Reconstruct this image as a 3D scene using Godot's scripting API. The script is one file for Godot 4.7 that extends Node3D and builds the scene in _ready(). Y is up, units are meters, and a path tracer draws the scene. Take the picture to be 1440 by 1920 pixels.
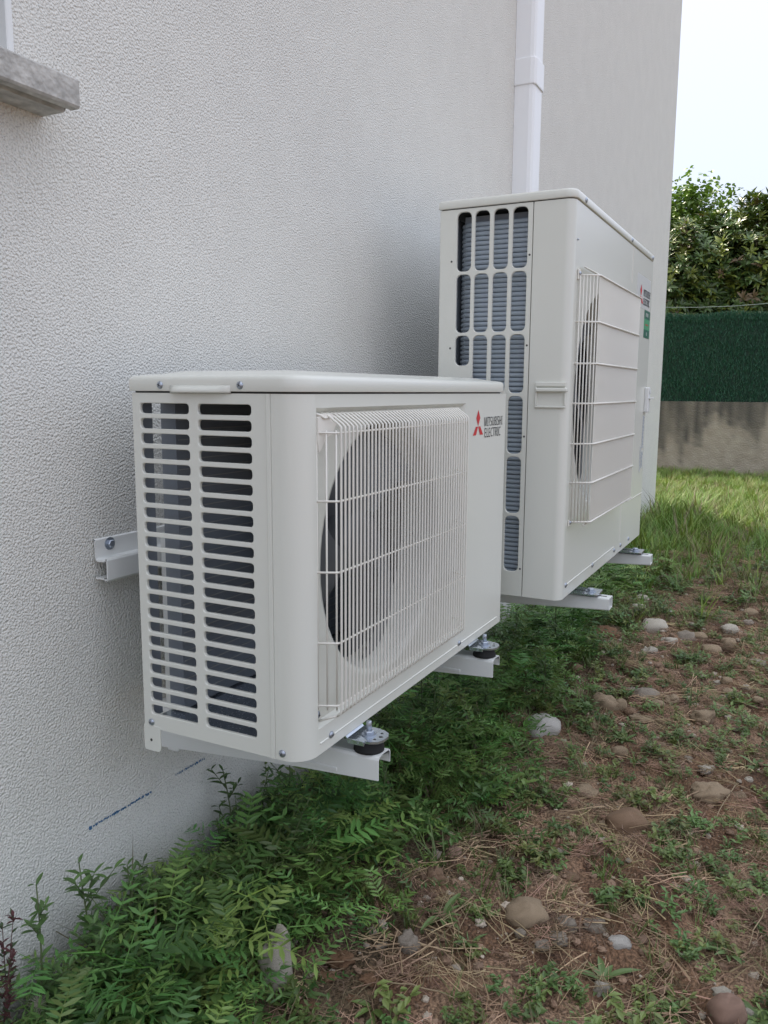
extends Node3D
# Two heat pump outdoor units on wall brackets beside a rendered house wall.
# x: out from the house wall (wall face at x = 0), y: up (ground about 0), -z: along the wall, away from the camera.

const FOCAL := 1532.15          # focal length in pixels of the 1440 x 1920 photograph
var cam: Camera3D
var mats := {}
var soil_noise := FastNoiseLite.new()
var patch_noise := FastNoiseLite.new()
var rng := RandomNumberGenerator.new()
var taken := {}
var kept_clear := []      # places of stones that the weeds leave open

# ------------------------------------------------------------------ helpers
func lin(r: float, g: float, b: float) -> Color:
	return Color(r, g, b).linear_to_srgb()

func mat(key: String, c: Color, rough := 0.6, metal := 0.0) -> StandardMaterial3D:
	if mats.has(key):
		return mats[key]
	var m := StandardMaterial3D.new()
	m.resource_name = key
	m.albedo_color = c
	m.roughness = rough
	m.metallic = metal
	m.cull_mode = BaseMaterial3D.CULL_DISABLED
	mats[key] = m
	return m

func noise_tex(freq: float, size: int, octaves := 4, seed_ := 1, kind := FastNoiseLite.TYPE_SIMPLEX_SMOOTH, lo := 0.0, hi := 1.0) -> ImageTexture:
	var n := FastNoiseLite.new()
	n.noise_type = kind
	n.seed = seed_
	n.frequency = freq
	n.fractal_octaves = octaves
	var im := n.get_seamless_image(size, size)
	if lo != 0.0 or hi != 1.0:
		im.convert(Image.FORMAT_L8)
		var d := im.get_data()
		for i in d.size():
			d[i] = int(clampf(lo + (hi - lo) * d[i] / 255.0, 0.0, 1.0) * 255.0)
		im = Image.create_from_data(size, size, false, Image.FORMAT_L8, d)
	return ImageTexture.create_from_image(im)

func wall_tex() -> ImageTexture:      # fine dark pits, faint broad weathering
	var a := FastNoiseLite.new()
	a.seed = 9
	a.frequency = 0.26
	a.fractal_octaves = 2
	var b := FastNoiseLite.new()
	b.seed = 19
	b.frequency = 0.006
	b.fractal_octaves = 5
	var ia := a.get_image(2048, 2048)
	var ib := b.get_seamless_image(2048, 2048)
	ia.convert(Image.FORMAT_L8)
	ib.convert(Image.FORMAT_L8)
	var da := ia.get_data()
	var db := ib.get_data()
	for i in da.size():
		var f := da[i] / 255.0
		var k := 1.0 - 0.2 * clampf(0.42 - f, 0.0, 0.3) / 0.3 - 0.025 * (1.0 - db[i] / 255.0)
		da[i] = int(k * 255.0)
	return ImageTexture.create_from_image(Image.create_from_data(2048, 2048, false, Image.FORMAT_L8, da))

func tri_planar(m: StandardMaterial3D, scale: float, world := true) -> void:
	m.uv1_triplanar = true
	m.uv1_world_triplanar = world
	m.uv1_scale = Vector3.ONE * scale

func S(smooth := false) -> SurfaceTool:
	var st := SurfaceTool.new()
	st.begin(Mesh.PRIMITIVE_TRIANGLES)
	st.set_smooth_group(1 if smooth else -1)
	return st

func tri(st: SurfaceTool, a: Vector3, b: Vector3, c: Vector3, out: Vector3) -> void:
	if (c - a).cross(b - a).dot(out) < 0.0:
		st.add_vertex(a); st.add_vertex(c); st.add_vertex(b)
	else:
		st.add_vertex(a); st.add_vertex(b); st.add_vertex(c)

func quad(st: SurfaceTool, a: Vector3, b: Vector3, c: Vector3, d: Vector3, out: Vector3) -> void:
	tri(st, a, b, c, out)
	tri(st, a, c, d, out)

func box(st: SurfaceTool, lo: Vector3, hi: Vector3, bev := 0.0) -> void:
	var p := [lo, hi]
	if bev <= 0.0:
		for ax in 3:
			for s in 2:
				var n := Vector3.ZERO
				n[ax] = -1.0 if s == 0 else 1.0
				var u := (ax + 1) % 3
				var v := (ax + 2) % 3
				var q := []
				for k in [[0, 0], [1, 0], [1, 1], [0, 1]]:
					var c := Vector3.ZERO
					c[ax] = p[s][ax]; c[u] = p[k[0]][u]; c[v] = p[k[1]][v]
					q.append(c)
				quad(st, q[0], q[1], q[2], q[3], n)
		return
	# bevelled: faces inset, edge strips, corner triangles
	var mid := (lo + hi) * 0.5
	var corner := func(sx: int, sy: int, sz: int, ax: int) -> Vector3:
		var c := Vector3(p[sx].x, p[sy].y, p[sz].z)
		for k in 3:
			if k != ax:
				c[k] += -bev if c[k] > mid[k] else bev
		return c
	for ax in 3:
		for s in 2:
			var q := []
			for k in [[0, 0], [1, 0], [1, 1], [0, 1]]:
				var i := [0, 0, 0]
				i[ax] = s; i[(ax + 1) % 3] = k[0]; i[(ax + 2) % 3] = k[1]
				q.append(corner.call(i[0], i[1], i[2], ax))
			var n := Vector3.ZERO
			n[ax] = -1.0 if s == 0 else 1.0
			quad(st, q[0], q[1], q[2], q[3], n)
	for ax in 3:
		var u := (ax + 1) % 3
		var v := (ax + 2) % 3
		for su in 2:
			for sv in 2:
				var i := [0, 0, 0]
				i[u] = su; i[v] = sv
				var j := i.duplicate()
				j[ax] = 1
				var n := Vector3.ZERO
				n[u] = su * 2.0 - 1.0; n[v] = sv * 2.0 - 1.0
				quad(st, corner.call(i[0], i[1], i[2], u), corner.call(j[0], j[1], j[2], u), corner.call(j[0], j[1], j[2], v), corner.call(i[0], i[1], i[2], v), n)
	for a in 2:
		for b in 2:
			for c in 2:
				tri(st, corner.call(a, b, c, 0), corner.call(a, b, c, 1), corner.call(a, b, c, 2), Vector3(a * 2 - 1, b * 2 - 1, c * 2 - 1))

func loft(st: SurfaceTool, rings: Array, cap_a := true, cap_b := true) -> void:
	# closed rings of equal count
	for k in rings.size() - 1:
		var A: PackedVector3Array = rings[k]
		var B: PackedVector3Array = rings[k + 1]
		var n := A.size()
		var cen := Vector3.ZERO
		for i in n:
			cen += A[i] + B[i]
		cen /= 2.0 * n
		for i in n:
			var j := (i + 1) % n
			quad(st, A[i], A[j], B[j], B[i], (A[i] + A[j] + B[i] + B[j]) * 0.25 - cen)
	for e in 2:
		if (e == 0 and cap_a) or (e == 1 and cap_b):
			var R: PackedVector3Array = rings[0] if e == 0 else rings[-1]
			var other: PackedVector3Array = rings[1] if e == 0 else rings[-2]
			var c := Vector3.ZERO
			var c2 := Vector3.ZERO
			for i in R.size():
				c += R[i]; c2 += other[i]
			c /= R.size(); c2 /= R.size()
			var dirn := c - c2
			if dirn.length() < 1e-7:
				dirn = Vector3.UP
			for i in R.size():
				tri(st, c, R[i], R[(i + 1) % R.size()], dirn)

func tube(st: SurfaceTool, pts: PackedVector3Array, r: float, sides := 6, r_end := -1.0, caps := true) -> void:
	var rings := []
	var n := pts.size()
	var up := Vector3(0.0137, 1, 0.021).normalized()
	var first := (pts[1] - pts[0]).normalized()
	if absf(first.dot(up)) > 0.9:
		up = Vector3(1, 0.01, 0.02).normalized()
	for i in n:
		var t := (pts[mini(i + 1, n - 1)] - pts[maxi(i - 1, 0)]).normalized()
		var u := up.cross(t).normalized()
		var v := t.cross(u)
		up = v
		var rr := r if r_end < 0.0 else lerpf(r, r_end, float(i) / (n - 1))
		var ring := PackedVector3Array()
		for k in sides:
			var a := TAU * k / sides
			ring.append(pts[i] + (u * cos(a) + v * sin(a)) * rr)
		rings.append(ring)
	loft(st, rings, caps, caps)

func disc(st: SurfaceTool, c: Vector3, axis: Vector3, prof: Array, sides := 14) -> void:
	# lathe: prof = [[radius, along axis], ...]
	var up := Vector3.UP if absf(axis.y) < 0.8 else Vector3.RIGHT
	var u := up.cross(axis).normalized()
	var v := axis.cross(u)
	var rings := []
	for q in prof:
		var ring := PackedVector3Array()
		for k in sides:
			var a := TAU * k / sides
			ring.append(c + axis * q[1] + (u * cos(a) + v * sin(a)) * q[0])
		rings.append(ring)
	loft(st, rings)

func rrect(x0: float, x1: float, z0: float, z1: float, radii: Array, n := 6) -> PackedVector2Array:
	# corners in order (x0,z0) (x1,z0) (x1,z1) (x0,z1)
	var out := PackedVector2Array()
	var cs := [Vector2(x0, z0), Vector2(x1, z0), Vector2(x1, z1), Vector2(x0, z1)]
	for k in 4:
		var c: Vector2 = cs[k]
		var r: float = maxf(radii[k], 0.0002)
		var inx := r if k == 0 or k == 3 else -r
		var inz := (r if z1 > z0 else -r) if k < 2 else (-r if z1 > z0 else r)
		var cen := c + Vector2(inx, inz)
		var a: Vector2 = Vector2(c.x, cen.y) - cen if k % 2 == 0 else Vector2(cen.x, c.y) - cen
		var b: Vector2 = Vector2(cen.x, c.y) - cen if k % 2 == 0 else Vector2(c.x, cen.y) - cen
		for i in n + 1:
			var t := PI * 0.5 * i / n
			out.append(cen + a * cos(t) + b * sin(t))
	return out

func mesh_of(st: SurfaceTool) -> ArrayMesh:
	st.generate_normals()
	return st.commit()

func obj(called: String, mesh: Mesh, m: Material, parent: Node = null) -> MeshInstance3D:
	var o := MeshInstance3D.new()
	o.name = called if parent else numbered(called)
	o.mesh = mesh
	o.material_override = m
	(parent if parent else self).add_child(o, true)
	return o

func part(called: String, st: SurfaceTool, m: Material, parent: Node) -> MeshInstance3D:
	return obj(called, mesh_of(st), m, parent)

func numbered(called: String) -> String:
	if not taken.has(called):
		taken[called] = 0
		return called
	taken[called] += 1
	return "%s_%03d" % [called, taken[called]]

func thing(called: String, label: String, category: String, at := Vector3.ZERO, group := "") -> Node3D:
	var o := Node3D.new()
	o.name = numbered(called)
	add_child(o)
	o.position = at
	tag(o, label, category, group)
	return o

func tag(o: Node, label: String, category: String, group := "", kind := "") -> void:
	if label: o.set_meta("label", label)
	if category: o.set_meta("category", category)
	if group: o.set_meta("group", group)
	if kind: o.set_meta("kind", kind)

func scatter(called: String, mesh: Mesh, xf: Array, cols: Array, m: Material, parent: Node = null) -> MultiMeshInstance3D:
	var mm := MultiMesh.new()
	mm.transform_format = MultiMesh.TRANSFORM_3D
	mm.use_colors = true
	mm.mesh = mesh
	mm.instance_count = xf.size()
	var buf := PackedFloat32Array()
	buf.resize(xf.size() * 16)
	for i in xf.size():
		var t: Transform3D = xf[i]
		var b := t.basis
		var c: Color = cols[i]
		var k := i * 16
		buf[k] = b.x.x; buf[k + 1] = b.y.x; buf[k + 2] = b.z.x; buf[k + 3] = t.origin.x
		buf[k + 4] = b.x.y; buf[k + 5] = b.y.y; buf[k + 6] = b.z.y; buf[k + 7] = t.origin.y
		buf[k + 8] = b.x.z; buf[k + 9] = b.y.z; buf[k + 10] = b.z.z; buf[k + 11] = t.origin.z
		buf[k + 12] = c.r; buf[k + 13] = c.g; buf[k + 14] = c.b; buf[k + 15] = 1.0
	mm.buffer = buf
	var o := MultiMeshInstance3D.new()
	o.name = called if parent else numbered(called)
	o.multimesh = mm
	o.material_override = m
	(parent if parent else self).add_child(o, true)
	return o

func gh(x: float, z: float) -> float:      # height of the soil
	var a := clampf(1.0 - maxf(absf(x - 1.0) - 2.0, 0.0) / 4.0, 0.0, 1.0)
	return (soil_noise.get_noise_2d(x * 100.0, z * 100.0) * 0.022 + patch_noise.get_noise_2d(x * 60.0, z * 60.0) * 0.03) * a

func at(u: float, v: float, h := 0.0) -> Vector3:      # photo pixel to a point on the ground
	var d := cam.global_transform.basis * Vector3((u - 720.0) / FOCAL, -(v - 960.0) / FOCAL, -1.0)
	var p := cam.position
	var q := p + d * ((h - p.y) / d.y)
	for i in 3:
		q = p + d * ((h + gh(q.x, q.z) - p.y) / d.y)
	return q

func on_plane(u: float, v: float, x: float) -> Vector3:      # photo pixel to a point at a distance x from the wall
	var d := cam.global_transform.basis * Vector3((u - 720.0) / FOCAL, -(v - 960.0) / FOCAL, -1.0)
	return cam.position + d * ((x - cam.position.x) / d.x)

func _ready() -> void:
	rng.seed = 20240511
	soil_noise.seed = 5
	soil_noise.frequency = 0.09
	soil_noise.fractal_octaves = 4
	patch_noise.seed = 11
	patch_noise.frequency = 0.028
	patch_noise.fractal_octaves = 3
	# ---- camera
	cam = Camera3D.new()
	cam.name = "camera"
	add_child(cam)
	cam.position = Vector3(0.9684, 0.9052, 0.8821)
	cam.rotation_degrees = Vector3(-8.483, 27.147, 0.329)
	cam.fov = 64.14
	cam.near = 0.02
	cam.far = 400.0
	cam.current = true
	# ---- sky and exposure
	var env := Environment.new()
	env.background_mode = Environment.BG_SKY
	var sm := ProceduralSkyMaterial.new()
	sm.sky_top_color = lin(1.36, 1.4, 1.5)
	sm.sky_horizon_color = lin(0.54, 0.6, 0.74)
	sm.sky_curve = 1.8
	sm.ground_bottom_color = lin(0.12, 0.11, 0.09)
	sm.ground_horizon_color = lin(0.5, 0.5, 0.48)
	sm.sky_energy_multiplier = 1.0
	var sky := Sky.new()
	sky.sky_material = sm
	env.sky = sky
	env.tonemap_mode = Environment.TONE_MAPPER_LINEAR
	env.tonemap_exposure = 1.5
	env.sdfgi_enabled = true
	env.ssao_enabled = true
	env.ssil_enabled = true
	var we := WorldEnvironment.new()
	we.name = "world_environment"
	we.environment = env
	add_child(we)
	# ---- hazy sun from behind the house and the hedge
	var sun := DirectionalLight3D.new()
	sun.name = "sun"
	add_child(sun)
	sun.light_energy = 1.6
	sun.light_color = Color(1.0, 0.95, 0.86)
	sun.light_angular_distance = 1.5
	sun.shadow_enabled = true
	sun.look_at_from_position(Vector3.ZERO, Vector3(0.58, -0.8, 0.4), Vector3.UP)
	make_materials()
	build_ground()
	build_house()
	build_boundary()
	build_duct()
	build_brackets()
	build_small_unit()
	build_tall_unit()
	build_hedge()
	build_stones()
	build_wall_plants()
	build_cover()

func make_materials() -> void:
	var paint := mat("ivory paint", lin(0.74, 0.745, 0.68), 0.27)
	paint.heightmap_enabled = true
	paint.heightmap_texture = noise_tex(0.12, 256, 2, 8)
	paint.heightmap_scale = 0.006
	tri_planar(paint, 6.0, false)
	var p2 := mat("grille paint", lin(0.8, 0.775, 0.71), 0.35)
	p2.specular_mode = BaseMaterial3D.SPECULAR_SCHLICK_GGX if false else p2.specular_mode
	mat("bracket paint", lin(0.78, 0.79, 0.77), 0.4)
	mat("duct plastic", lin(0.87, 0.88, 0.89), 0.3)
	var z := mat("galvanised steel", lin(0.55, 0.6, 0.66), 0.38, 0.85)
	z.roughness_texture = noise_tex(0.05, 256, 4, 3)
	tri_planar(z, 9.0, false)
	mat("zinc screw", lin(0.42, 0.46, 0.52), 0.35, 0.8)
	mat("black rubber", lin(0.012, 0.012, 0.013), 0.75)
	mat("fan plastic", lin(0.09, 0.096, 0.106), 0.5)
	mat("sheet steel", lin(0.42, 0.43, 0.43), 0.6)
	mat("coil fins", lin(0.26, 0.29, 0.33), 0.6)
	mat("coil tube", lin(0.4, 0.46, 0.52), 0.55)
	mat("seam gap", lin(0.05, 0.05, 0.048), 0.9)
	mat("logo red", lin(0.62, 0.03, 0.035), 0.5)
	mat("logo grey", lin(0.035, 0.037, 0.04), 0.55)
	mat("label film", lin(0.66, 0.67, 0.65), 0.35)
	mat("green dark", lin(0.01, 0.12, 0.07), 0.45)
	mat("green light", lin(0.06, 0.33, 0.15), 0.45)
	mat("print blue", lin(0.25, 0.32, 0.4), 0.5)
	mat("white plastic", lin(0.78, 0.79, 0.78), 0.35)
	mat("pen ink", lin(0.04, 0.15, 0.31), 0.7)
	# render on the house: fine scraped grain
	var w := mat("house render", lin(0.795, 0.785, 0.735), 0.92)
	w.heightmap_enabled = true
	var grain := FastNoiseLite.new()
	grain.noise_type = FastNoiseLite.TYPE_SIMPLEX_SMOOTH
	grain.seed = 4
	grain.frequency = 0.21
	grain.fractal_octaves = 3
	w.heightmap_texture = ImageTexture.create_from_image(grain.get_image(2048, 2048))
	w.heightmap_scale = 0.34
	w.albedo_texture = wall_tex()
	tri_planar(w, 0.5)
	var c := mat("concrete", lin(0.6, 0.585, 0.55), 0.9)
	c.albedo_texture = noise_tex(0.03, 512, 5, 12, FastNoiseLite.TYPE_SIMPLEX, 0.78, 1.02)
	c.heightmap_enabled = true
	c.heightmap_texture = noise_tex(0.1, 512, 4, 14)
	c.heightmap_scale = 0.15
	tri_planar(c, 2.0)
	var bw := mat("old concrete", Color.WHITE, 0.95)
	bw.vertex_color_use_as_albedo = true
	bw.heightmap_enabled = true
	bw.heightmap_texture = noise_tex(0.08, 512, 4, 15)
	bw.heightmap_scale = 0.5
	tri_planar(bw, 1.0)
	var so := mat("soil", Color.WHITE, 0.97)
	so.vertex_color_use_as_albedo = true
	so.albedo_texture = noise_tex(0.07, 1024, 5, 21, FastNoiseLite.TYPE_SIMPLEX, 0.45, 1.15)
	so.heightmap_enabled = true
	so.heightmap_texture = noise_tex(0.06, 1024, 5, 22)
	so.heightmap_scale = 0.9
	tri_planar(so, 1.7)
	var lf := mat("leaf", Color.WHITE, 0.45)
	lf.vertex_color_use_as_albedo = true
	lf.backlight_enabled = true
	lf.backlight = Color(0.5, 0.55, 0.3)
	lf.metallic_specular = 0.5
	var hl := mat("hedge leaf", Color.WHITE, 0.33)
	hl.vertex_color_use_as_albedo = true
	hl.backlight_enabled = true
	hl.backlight = Color(0.45, 0.5, 0.2)
	var dry := mat("dry stalk", Color.WHITE, 0.8)
	dry.vertex_color_use_as_albedo = true
	var bark := mat("bark", lin(0.1, 0.075, 0.055), 0.9)
	bark.albedo_texture = noise_tex(0.05, 256, 4, 31, FastNoiseLite.TYPE_SIMPLEX, 0.4, 1.2)
	tri_planar(bark, 4.0)
	var sc := mat("screen bristle", Color.WHITE, 0.55)
	sc.vertex_color_use_as_albedo = true
	mat("screen backing", lin(0.006, 0.03, 0.02), 0.8)
	mat("wire", lin(0.3, 0.36, 0.35), 0.4, 0.6)
	var tones := {"tan stone": [0.33, 0.25, 0.17], "pale stone": [0.5, 0.46, 0.4], "white stone": [0.52, 0.5, 0.48], "brown stone": [0.24, 0.155, 0.1], "grey stone": [0.29, 0.25, 0.21], "pink stone": [0.31, 0.2, 0.155], "clay clod": [0.21, 0.118, 0.066]}
	var k := 40
	for t in tones:
		var a: Array = tones[t]
		var m := mat(t, lin(a[0] * 1.3, a[1] * 1.27, a[2] * 1.2), 0.85)
		m.albedo_texture = noise_tex(0.035, 256, 5, k, FastNoiseLite.TYPE_SIMPLEX, 0.5, 1.25)
		m.heightmap_enabled = true
		m.heightmap_texture = m.albedo_texture
		m.heightmap_scale = 0.12
		tri_planar(m, 9.0, false)
		k += 1
	var pb := mat("pebble", Color.WHITE, 0.9)
	pb.vertex_color_use_as_albedo = true

# ------------------------------------------------------------------ setting
func steps(parts: Array) -> PackedFloat32Array:
	var out := PackedFloat32Array()
	for p in parts:
		var n: int = p[2]
		for i in n:
			out.append(lerpf(p[0], p[1], float(i) / n))
	out.append(parts[-1][1])
	return out

func green_share(x: float, z: float) -> float:      # how much of the ground the plants cover
	var n := patch_noise.get_noise_2d(x * 150.0 + 40.0, z * 150.0) * 0.22
	var strip := 1.0 - smoothstep(0.3, 0.52, x + n)
	var far := smoothstep(2.3, 3.6, -z + n * 2.5)
	return clampf(maxf(strip, far), 0.0, 1.0)

func build_ground() -> void:
	var xs := steps([[-90.0, -6.0, 14], [-6.0, -0.05, 12], [-0.05, 1.9, 120], [1.9, 4.0, 25], [4.0, 12.0, 14], [12.0, 90.0, 14]])
	var zs := steps([[60.0, 3.0, 10], [3.0, 0.6, 10], [0.6, -2.8, 200], [-2.8, -6.0, 80], [-6.0, -10.0, 30], [-10.0, -150.0, 16]])
	var v := PackedVector3Array()
	var cols := PackedColorArray()
	var idx := PackedInt32Array()
	var tone := FastNoiseLite.new()
	tone.seed = 77
	tone.frequency = 0.05
	tone.fractal_octaves = 4
	for z in zs:
		for x in xs:
			v.append(Vector3(x, gh(x, z) + (soil_noise.get_noise_2d(x * 420.0, z * 420.0) * 0.008 if absf(x) < 3.0 and z > -6.0 else 0.0), z))
			var t := tone.get_noise_2d(x * 60.0, z * 60.0)
			var c := Color(0.37, 0.21, 0.122).lerp(Color(0.52, 0.35, 0.23), clampf(t * 1.3 + 0.35, 0, 1))
			c = c.lerp(Color(0.13, 0.072, 0.042), clampf(-t * 1.6 - 0.1, 0, 1))
			c = c.lerp(Color(0.1, 0.085, 0.045), green_share(x, z) * 0.7)
			cols.append(c)
	var w := xs.size()
	for j in zs.size() - 1:
		for i in w - 1:
			var a := j * w + i
			idx.append_array([a, a + w, a + 1, a + 1, a + w, a + w + 1])
	var nrm := PackedVector3Array()
	nrm.resize(v.size())
	for j in zs.size():
		for i in w:
			var l := v[j * w + maxi(i - 1, 0)]
			var r := v[j * w + mini(i + 1, w - 1)]
			var n0 := v[maxi(j - 1, 0) * w + i]
			var n1 := v[mini(j + 1, zs.size() - 1) * w + i]
			var n := (r - l).cross(n1 - n0).normalized()
			nrm[j * w + i] = n if n.y > 0.0 else -n
	# rows run towards -z: clockwise from above
	for t in range(0, idx.size(), 3):
		var A := v[idx[t]]
		var B := v[idx[t + 1]]
		var C := v[idx[t + 2]]
		if (C - A).cross(B - A).y < 0.0:
			var s := idx[t + 1]
			idx[t + 1] = idx[t + 2]
			idx[t + 2] = s
	var arr := []
	arr.resize(Mesh.ARRAY_MAX)
	arr[Mesh.ARRAY_VERTEX] = v
	arr[Mesh.ARRAY_NORMAL] = nrm
	arr[Mesh.ARRAY_COLOR] = cols
	arr[Mesh.ARRAY_INDEX] = idx
	var am := ArrayMesh.new()
	am.add_surface_from_arrays(Mesh.PRIMITIVE_TRIANGLES, arr)
	var o := obj("ground", am, mats["soil"])
	o.set_meta("kind", "structure")

func build_house() -> void:
	var h := thing("house", "house with a long pale grey rendered wall behind the outdoor units", "house")
	var top := 5.7
	var z_near := 5.0
	var z_far := -5.475
	var wz0 := 0.078      # window opening
	var wz1 := 1.3
	var wy0 := 1.325
	var wy1 := 2.6
	var t := 0.25
	var st := S()
	var X := Vector3(1, 0, 0)
	var strip := func(z0: float, z1: float, y0: float, y1: float) -> void:
		quad(st, Vector3(0, y0, z0), Vector3(0, y1, z0), Vector3(0, y1, z1), Vector3(0, y0, z1), X)
	strip.call(z_far, wz0, -0.4, top)
	strip.call(wz1, z_near, -0.4, top)
	strip.call(wz0, wz1, -0.4, wy0)
	strip.call(wz0, wz1, wy1, top)
	# reveals of the window
	quad(st, Vector3(0, wy0, wz0), Vector3(-t, wy0, wz0), Vector3(-t, wy1, wz0), Vector3(0, wy1, wz0), Vector3(0, 0, 1))
	quad(st, Vector3(0, wy0, wz1), Vector3(-t, wy0, wz1), Vector3(-t, wy1, wz1), Vector3(0, wy1, wz1), Vector3(0, 0, -1))
	quad(st, Vector3(0, wy1, wz0), Vector3(-t, wy1, wz0), Vector3(-t, wy1, wz1), Vector3(0, wy1, wz1), Vector3(0, -1, 0))
	quad(st, Vector3(0, wy0, wz0), Vector3(-t, wy0, wz0), Vector3(-t, wy0, wz1), Vector3(0, wy0, wz1), Vector3(0, 1, 0))
	# the other walls
	quad(st, Vector3(0, -0.4, z_far), Vector3(0, top, z_far), Vector3(-8, top, z_far), Vector3(-8, -0.4, z_far), Vector3(0, 0, -1))
	quad(st, Vector3(0, -0.4, z_near), Vector3(0, top, z_near), Vector3(-8, top, z_near), Vector3(-8, -0.4, z_near), Vector3(0, 0, 1))
	quad(st, Vector3(-8, -0.4, z_near), Vector3(-8, top, z_near), Vector3(-8, top, z_far), Vector3(-8, -0.4, z_far), Vector3(-1, 0, 0))
	part("wall", st, mats["house render"], h)
	st = S()
	box(st, Vector3(-8.02, top + 0.002, z_far - 0.02), Vector3(0.02, top + 0.14, z_near + 0.02), 0.01)
	part("roof", st, mats["concrete"], h)
	# window sill with a drip groove under its nose
	st = S()
	var prof := [[-0.2, 1.332], [0.07, 1.3135], [0.072, 1.311], [0.072, 1.279], [0.0695, 1.276], [0.056, 1.276], [0.053, 1.284], [0.045, 1.284], [0.042, 1.276], [-0.2, 1.276]]
	var ra := PackedVector3Array()
	var rb := PackedVector3Array()
	for q in prof:
		ra.append(Vector3(q[0], q[1], 0.034))
		rb.append(Vector3(q[0], q[1], 1.36))
	var groove := PackedVector3Array()
	for i in prof.size():
		var j := (i + 1) % prof.size()
		quad(st, ra[i], ra[j], rb[j], rb[i], Vector3(prof[j][1] - prof[i][1], -(prof[j][0] - prof[i][0]), 0) * -1.0)
	# the end faces
	for e in [[ra, Vector3(0, 0, -1)], [rb, Vector3(0, 0, 1)]]:
		var P: PackedVector3Array = e[0]
		quad(st, P[0], P[1], P[8], P[9], e[1])
		quad(st, P[1], P[2], P[3], P[4], e[1])
		quad(st, P[1], P[4], P[5], P[6], e[1])
		quad(st, P[1], P[6], P[7], P[8], e[1])
	part("window_sill", st, mats["concrete"], h)
	# shutter guide at the corner of the opening, frame and glass
	st = S()
	box(st, Vector3(-0.028, 1.322, 0.0765), Vector3(0.0035, 2.598, 0.0875), 0.0015)
	part("shutter_guide", st, mats["white plastic"], h)
	var fr := S()
	for b in [[wz0 + 0.002, wz0 + 0.06, wy0 + 0.01, wy1 - 0.002], [wz1 - 0.06, wz1 - 0.002, wy0 + 0.01, wy1 - 0.002], [wz0 + 0.061, wz1 - 0.061, wy0 + 0.01, wy0 + 0.07], [wz0 + 0.061, wz1 - 0.061, wy1 - 0.07, wy1 - 0.002]]:
		box(fr, Vector3(-0.24, b[2], b[0]), Vector3(-0.18, b[3], b[1]), 0.003)
	var f := part("window_frame", fr, mats["white plastic"], h)
	var gl := mat("window glass", Color(0.06, 0.08, 0.09), 0.05)
	st = S()
	box(st, Vector3(-0.215, wy0 + 0.065, wz0 + 0.055), Vector3(-0.205, wy1 - 0.065, wz1 - 0.055))
	part("pane", st, gl, f)
	# two dashes of a blue felt pen, broken by the grain of the render
	for dash in [[Vector2(167, 1553), Vector2(284, 1485), 1.0], [Vector2(327, 1454), Vector2(384, 1422), 0.55]]:
		st = S()
		var a := on_plane(dash[0].x, dash[0].y, 0.001)
		var b := on_plane(dash[1].x, dash[1].y, 0.001)
		var nseg := 70
		for i in nseg:
			if rng.randf() > 0.8 * dash[2] + 0.1:
				continue
			var p0: Vector3 = a.lerp(b, float(i) / nseg)
			var p1: Vector3 = a.lerp(b, float(i + rng.randf_range(0.9, 1.5)) / nseg)
			var wd := rng.randf_range(0.0009, 0.0024)
			if i < 4 and dash[2] > 0.9:
				wd = 0.0034
			var o := rng.randf_range(-0.0012, 0.0012)
			quad(st, p0 + Vector3(0, o - wd, 0), p0 + Vector3(0, o + wd, 0), p1 + Vector3(0, o + wd * 0.8, 0), p1 + Vector3(0, o - wd * 0.8, 0), X)
		part("pen_mark", st, mats["pen ink"], h)

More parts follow.
